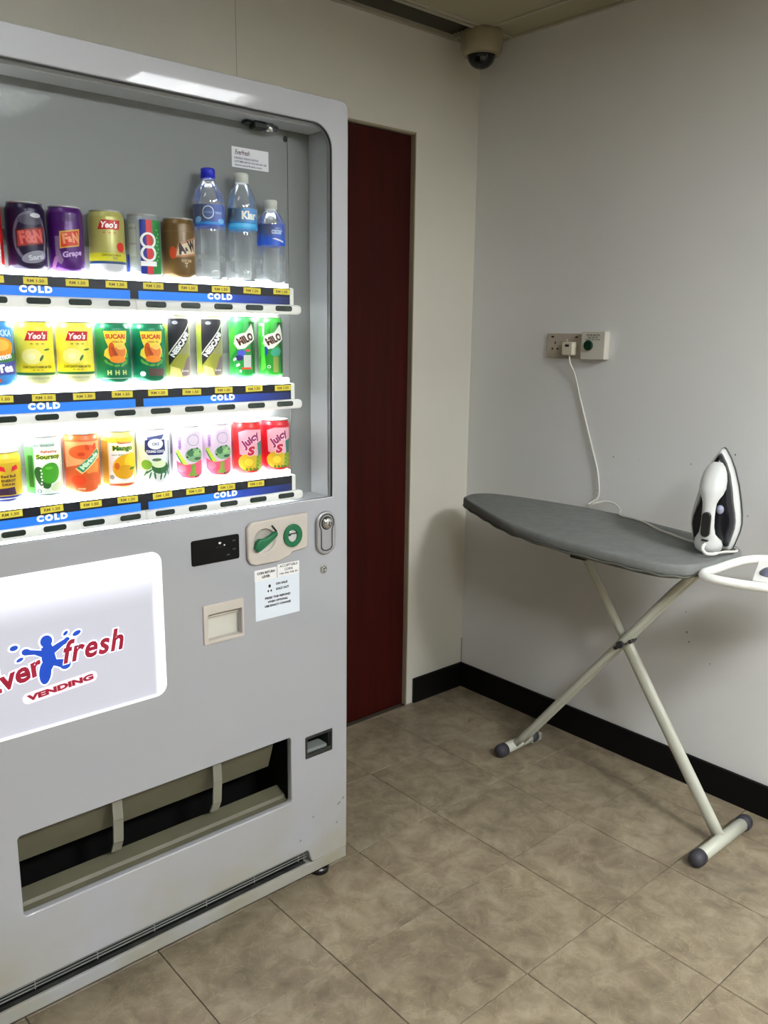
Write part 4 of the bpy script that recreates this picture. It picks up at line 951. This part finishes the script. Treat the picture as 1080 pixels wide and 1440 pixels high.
def l_milo(var):
    def f(L):
        L.poly((70, 180, 60), [(-40, 96), (-16, 112), (-14, 60), (-30, 40)]).poly((40, 90, 44), [(10, 120), (30, 120), (30, 10), (20, 10)])
        L.poly((240, 238, 228), [(-15, 90), (-8, 94), (4, 98), (16, 116), (21, 102), (25, 84), (10, 72), (2, 64), (-10, 62), (-18, 74)]).text((78, 34, 20), 'MILO', 4, 84, 32, 17, 26, bold=.06)
        if var:
            L.ell((40, 70, 160), -12, 58, 5, 10).ell((60, 160, 130), 8, 56, 11, 9, 30).rect((140, 150, 70), 2, 12, 12, 46).ring((220, 236, 220), -6, 24, 3.4, 3.4, 1.2).poly((200, 240, 190), [(-26, 118), (-14, 118), (-14, 88), (-18, 88), (-18, 112), (-26, 112)]).poly((90, 210, 60), [(-22, 80), (-14, 70), (-12, 20), (-22, 14)])
        else:
            L.ell((70, 80, 180), -4, 54, 8, 7).ell((50, 40, 110), -8, 44, 7, 6).ell((200, 80, 90), 8, 60, 5, 3).rect((200, 206, 196), 0, 14, 24, 50).rect((210, 70, 36), -4, 16, 20, 24)
            for k in range(5): L.ell((220, 240, 220), -18+k*3, 40-k*6+(k % 2)*8, 2, 3)
    return f
def l_bull(L):
    L.rect((204, 168, 30), -44, 40, 12, 72); L.rect((40, 50, 150), -44, 40, 8.5, 12); L.rect((240, 240, 250), -44, 40, 6.6, 8.5)
    for s_ in (-1, 1): L.poly((204, 20, 44), [(6+s_*4, 56), (6+s_*16, 60), (6+s_*14, 68), (6+s_*6, 65)])
    L.text((70, 40, 30), 'Red Bull', 6, 48, 22, 5, bold=.04).text((70, 40, 30), 'ENERGY', 6, 40, 22, 5, bold=.04).text((70, 40, 30), 'DRINK', 6, 33, 20, 4.5, bold=.04).poly((60, 30, 60), [(-10, 14), (16, 14), (14, 28), (-8, 26)])
def l_sour(L):
    L.rect((238, 244, 238), -17, 25, 6, 99).rect((90, 176, 90), -46, -18, 8, 96).rect((40, 110, 46), -30, -20, 20, 80).text((60, 120, 100), 'F&N SEASONS', -2, 98, 34, 4, bold=.03)
    L.text((214, 90, 50), 'Refreshing', 6, 86, 26, 6, bold=.03, shear=.2).text((216, 224, 60), 'Soursop', 5, 76, 39, 13, bold=.10).text((36, 92, 30), 'Soursop', 5, 76, 37, 11, bold=.035)
    L.ell((48, 100, 44), -6, 38, 10, 22, 20).ell((64, 158, 32), 6, 46, 15, 20, -12).ell((214, 228, 190), 16, 20, 12, 8, 20).ring((50, 80, 110), -12, 13, 3.4, 3.4, 1.1)
    for k in range(7): L.ell((236, 240, 230), -8+(k % 2), 52-k*6, 1.4, 2)
    L.ell((96, 190, 52), 4, 56, 6, 3).rect((70, 100, 120), -17, 25, 5.5, 7)
def l_mir(L):
    L.poly((246, 170, 110), [(-33, 50), (30, 66), (30, 100), (-33, 100)]).ell((232, 96, 40), 2, 80, 26, 14).ell((240, 140, 60), 13, 50, 13, 15)
    L.poly((250, 216, 150), [(-14, 48), (-4, 38), (32, 74), (26, 88)]).poly((40, 140, 100), [(-12, 50), (-3, 41), (30, 76), (24, 85)]).text((206, 236, 210), 'Mirinda', 9, 63, 40, 9, 46, bold=.05)
    L.ell((214, 66, 30), 6, 88, 3.4, 6, 20).ell((214, 66, 30), 18, 90, 3, 6, -20).ell((206, 60, 26), -4, 76, 6, 3.6).ell((214, 90, 30), 14, 32, 12, 8).ell((226, 70, 26), -10, 26, 12, 10).text((250, 210, 170), 'orange', -6, 9, 12, 4, bold=.04)
def l_man(L):
    L.rect((246, 242, 236), -19, 24, 12, 92).rect((248, 218, 70), -24, 26, 92, 101).rect((170, 150, 60), -40, -21, 10, 96)
    L.text((206, 80, 50), 'Seasons', 8, 92, 24, 5, bold=.03).text((222, 226, 70), 'Mango', 5, 80, 36, 14, bold=.10).text((50, 104, 34), 'Mango', 5, 80, 33, 12, bold=.05).text((90, 110, 50), 'juice drink', -4, 68, 20, 3.5, bold=.02)
    L.ell((236, 176, 22), 8, 46, 20, 25, -30).ell((244, 206, 30), 18, 54, 12, 18, -10).ell((220, 160, 16), 6, 34, 17, 14).ell((206, 100, 26), -6, 46, 4, 7).ell((70, 120, 30), 20, 40, 6, 2.4, 10).ell((150, 150, 140), -15, 24, 4, 5).rect((214, 90, 70), -21, 24, 6.5, 11)
def l_coco(L):
    L.poly((90, 100, 160), [(-12, 98), (16, 103), (12, 94), (-14, 90)]).poly((34, 42, 110), [(-17, 92), (17, 92), (18, 70), (12, 62), (-12, 62), (-18, 70)]).ell((244, 248, 250), 1, 84, 13, 11).text((120, 130, 170), 'OKF', 1, 84, 12, 6, bold=.03)
    L.text((236, 240, 250), 'YOUNG COCO', 0, 69, 32, 5.5, bold=.05).ell((128, 176, 60), -16, 42, 10, 10).ell((52, 110, 60), 8, 36, 15, 13).ell((226, 238, 196), 6, 43, 12, 7.5).ell((90, 120, 80), 2, 52, 8, 3)
    leafs(L, (48, 110, 72), [(-18, 24, 60, 8), (-10, 20, 75, 8), (-2, 20, 95, 8), (8, 18, 80, 8), (16, 20, 65, 8), (22, 26, 100, 9), (-12, 28, 40, 8), (14, 27, 120, 8), (24, 40, 85, 10)])
    L.rect((150, 156, 176), 25, 29, 20, 90)
def l_melon(L):
    L.text((140, 90, 170), 'HSAKKO', -17, 79, 26, 6, 90, bold=.04).ring((170, 160, 190), 8, 85, 11, 12, 1.4).poly((196, 226, 70), [(-26, 62), (-20, 66), (-4, 36), (-10, 28)]).poly((34, 140, 50), [(-26, 58), (-23, 58), (-8, 30), (-10, 28)])
    L.poly((232, 90, 116), [(-25, 42), (-24, 20), (-14, 7), (14, 6), (25, 14), (25, 44), (8, 36), (-8, 34)]).ell((130, 176, 130), 10, 54, 17, 15).ell((70, 120, 80), 2, 58, 6, 7).ell((150, 200, 130), 14, 58, 8, 5, 30).ell((50, 90, 60), 16, 46, 8, 3)
    L.poly((130, 168, 64), [(2, 34), (10, 34), (9, 22), (12, 10), (-4, 10), (2, 20)]).ell((240, 120, 140), -14, 26, 8, 8)
    for u, z in ((10, 9), (15, 10), (20, 12), (4, 66), (14, 68), (-4, 50), (20, 60)): L.ell((30, 40, 30), u, z, 2, 1.6)
def l_juicy(L):
    L.poly((236, 176, 190), [(-19, 92), (-4, 98), (30, 97), (34, 40), (8, 34), (-17, 44)]).poly((60, 120, 110), [(18, 68), (32, 72), (32, 36), (20, 36)]).ell((214, 176, 40), 0, 26, 20, 19).ell((236, 206, 60), 0, 26, 8, 8).poly((120, 158, 50), [(16, 40), (30, 42), (30, 8), (14, 8)])
    L.text((250, 220, 230), 'Juicy', 5, 74, 44, 22, 40, bold=.11, shear=.2).text((150, 40, 96), 'Juicy', 5, 74, 43, 21, 40, bold=.05, shear=.2).text((250, 220, 230), 'S', 5, 51, 19, 22, 8, bold=.10, shear=.3).text((196, 24, 56), 'S', 5, 51, 17, 20, 8, bold=.07, shear=.3)
    for k in range(4): L.ell((90, 130, 40), -4+k*7, 10, 2, 4, k*15)
    for k in range(6): L.ell((160, 186, 60), 18+(k % 2)*6, 14+k*4.5, 2.4, 1.8)

g1, g2, g3 = 'drinks on the top shelf', 'drinks on the middle shelf', 'drinks on the bottom shelf'
make_can('red and white soft drink can cut off by the frame, leftmost on the top shelf', (176, 18, 24), XC(8), Z1, l_red, group=g1, extra_rot=20)
make_can('dark purple can with silver ring and red block, left of the bright purple can', (28, 16, 52), XC(7), Z1, l_dark, group=g1)
make_can('bright purple grape drink can with small red square on the top shelf', (74, 20, 104), XC(6)-.003, Z1, l_purp, group=g1, R=31.5)
make_can('dull yellow chrysanthemum tea can with blue line on the top shelf', (176, 170, 96), XC(5), Z1, yeos(True, (206, 200, 40)), group=g1, low=(206, 208, 214))
make_can('silver, blue, red and green striped can with white vertical numerals', (150, 154, 158), XC(4), Z1, l_100, group=g1)
make_can('brown root beer can with tilted cream emblem, right end of the top shelf cans', (106, 80, 40), XC(3), Z1, l_aw, group=g1)

make_can('blue tea can with orange lemon picture, leftmost on the middle shelf', (60, 140, 214), XC(8)+.004, Z2, l_tea, group=g2)
make_can('yellow chrysanthemum tea can on the middle shelf, next to the blue tea can', (240, 226, 70), XC(7), Z2, yeos(False, (244, 224, 40)), group=g2, low=(226, 226, 170))
make_can('yellow chrysanthemum tea can on the middle shelf, next to the green herbal tea can', (244, 232, 84), XC(6), Z2, yeos(False, (246, 228, 50)), group=g2, low=(230, 230, 180))
make_can('green herbal tea can with yellow gourd picture beside the yellow tea can', (16, 116, 78), XC(5), Z2, l_herb(0), group=g2)
make_can('green herbal tea can with small white dot, beside the slim coffee can', (14, 110, 74), XC(4), Z2, l_herb(1), group=g2)
make_can('slim black and olive coffee can beside the green herbal tea can', (150, 150, 104), XC(3)-.010, Z2, l_nes, group=g2, R=26.5, Hh=132)
make_can('slim black and olive coffee can beside the green malt drink can', (154, 152, 104), XC(2)-.008, Z2, l_nes, group=g2, R=26.5, Hh=132)
make_can('green malt drink can with white splash and orange bar on the middle shelf', (44, 150, 66), XC(1)-.004, Z2, l_milo(0), group=g2, R=28, Hh=132)
make_can('green malt drink can with bright green strip, rightmost on the middle shelf', (40, 140, 44), XC(0)-.004, Z2, l_milo(1), group=g2, R=27, Hh=132)

make_can('short gold energy drink can with blue bottom ring, leftmost on the bottom shelf', (224, 190, 50), XC(8), Z3, l_bull, group=g3, Hh=92, low=(60, 66, 140), lowz=9)
make_can('white soursop drink can with big green fruit on the bottom shelf', (206, 232, 214), XC(7)+.002, Z3, l_sour, group=g3, R=32)
make_can('orange soda can with green diagonal name plate on the bottom shelf', (226, 96, 44), XC(6), Z3, l_mir, group=g3)
make_can('white and yellow mango drink can with orange fruit on the bottom shelf', (240, 222, 120), XC(5), Z3, l_man, group=g3, R=32)
make_can('white coconut drink can with navy badge and green coconuts', (240, 242, 244), XC(4), Z3, l_coco, group=g3)
make_can('pink watermelon drink can beside the white coconut can', (232, 214, 232), XC(3)+.004, Z3, l_melon, group=g3, R=31)
make_can('pink watermelon drink can beside the red juice can', (230, 206, 228), XC(2)+.0, Z3, l_melon, group=g3, R=31)
make_can('red juice can with yellow fruit beside the watermelon can on the bottom shelf', (206, 36, 34), XC(1), Z3, l_juicy, group=g3, R=32)
make_can('red juice can with yellow fruit, rightmost on the bottom shelf', (206, 30, 44), XC(0), Z3, l_juicy, group=g3)

def make_bottle(label, X, prof, ribs, cap_c, cap, labz, lcol, lab, R):
    x, y = X, -.6225; rz = math.atan2(CAMP.x-x, y-CAMP.y)
    t = thing('water_bottle', (x, y, Z1), label, 'bottle', g1, rotz=rz)
    b = bmesh.new(); P = spline([(r, 0, z) for r, z in prof], 3); P = [(max(p.x, 0)/1000, max(p.z, 0)/1000) for p in P]
    out = []
    for r, z in P:
        out.append((r, z))
    Q = []
    zmin, zmax, pr = ribs
    for r, z in out: 
        Q.append((r, z))
    # ribs: resample the straight side
    Q2 = [q for q in Q if not (zmin/1000 < q[1] < zmax/1000)]
    rb = []
    z = zmin
    while z < zmax:
        rb.append(((R-.2)/1000, z/1000)); rb.append(((R-1.8)/1000, (z+pr/2)/1000)); z += pr
    lo = [q for q in Q2 if q[1] <= zmin/1000]; hi = [q for q in Q2 if q[1] >= zmax/1000]
    lathe(b, lo+rb+hi, 32); part('bottle_body', b, PET, t, world=False)
    b = bmesh.new(); r0, z0, z1 = cap
    lathe(b, [(0, z0/1000), (r0/1000, z0/1000), (r0/1000, (z1-2)/1000), ((r0-1.5)/1000, z1/1000), (0, z1/1000)], 28)
    part('cap', b, mat('cap_%02x%02x%02x' % tuple(cap_c), cap_c, .35), t, world=False)
    b = bmesh.new(); lathe(b, [((R+.1)/1000, labz[0]/1000), ((R+.15)/1000, labz[1]/1000)], 36)
    w_ = part('label_wrap', b, mat('wrap_%02x%02x%02x' % tuple(lcol), lcol, .35), t, world=False)
    L = Label(R+.3); lab(L); part('printed_label', L.bm, L.m, w_, world=False)
    return t
def lb1(L):
    L.ring((190, 214, 244), -2, 131, 12, 13, 2.2).text((120, 160, 220), 'ICE MOUNTAIN', -2, 131, 17, 4, bold=.03).rect((50, 140, 220), -34, 34, 108, 113).text((150, 190, 235), 'water', 20, 131, 16, 6, bold=.03).ell((130, 190, 240), -24, 117, 8, 6, 20).ell((130, 190, 240), 26, 115, 8, 5)
def lb2(L): L.text((240, 246, 240), 'Klar', 16, 133, 34, 17, bold=.05).rect((90, 190, 240), -34, 34, 110, 117).rect((20, 120, 200), -34, 34, 117, 119).rect((60, 170, 220), -34, 34, 108, 110)
def lb3(L): L.text((170, 190, 230), 'cater', 14, 107, 26, 12, bold=.05).poly((226, 232, 244), [(2, 92), (30, 84), (30, 88), (10, 93)]).text((170, 190, 230), 'pure', 16, 113, 14, 3.5)
make_bottle('clear water bottle with blue cap beside the brown root beer can', XC(2)-.003, [(0, 3), (24, 3), (28, 0), (32, 5), (33, 14), (33, 90), (33.5, 148), (31, 165), (22, 185), (14, 194), (13, 201), (13, 212)], (16, 98, 9.5), (12, 30, 190), (14.5, 199, 219), (106, 147), (24, 92, 205), lb1, 33)
make_bottle('clear ribbed water bottle with white cap and light blue label', XC(1)+.001, [(0, 3), (24, 3), (28, 0), (30, 5), (31, 14), (31, 90), (31.5, 145), (29, 165), (21, 186), (14, 197), (13, 202), (13, 212)], (20, 100, 9), (206, 208, 200), (14.5, 200, 219), (105, 147), (50, 160, 230), lb2, 31.2)
make_bottle('short clear water bottle with white cap and royal blue label, rightmost on the top shelf', XC(0)-.002, [(0, 3), (22, 3), (27, 0), (30, 5), (31, 14), (31, 70), (31.5, 118), (30, 128), (22, 142), (15, 150), (13, 155), (13, 166)], (22, 70, 24), (200, 202, 194), (14, 155, 173), (78, 122), (34, 88, 205), lb3, 31.2)
print('objects', len(bpy.data.objects))
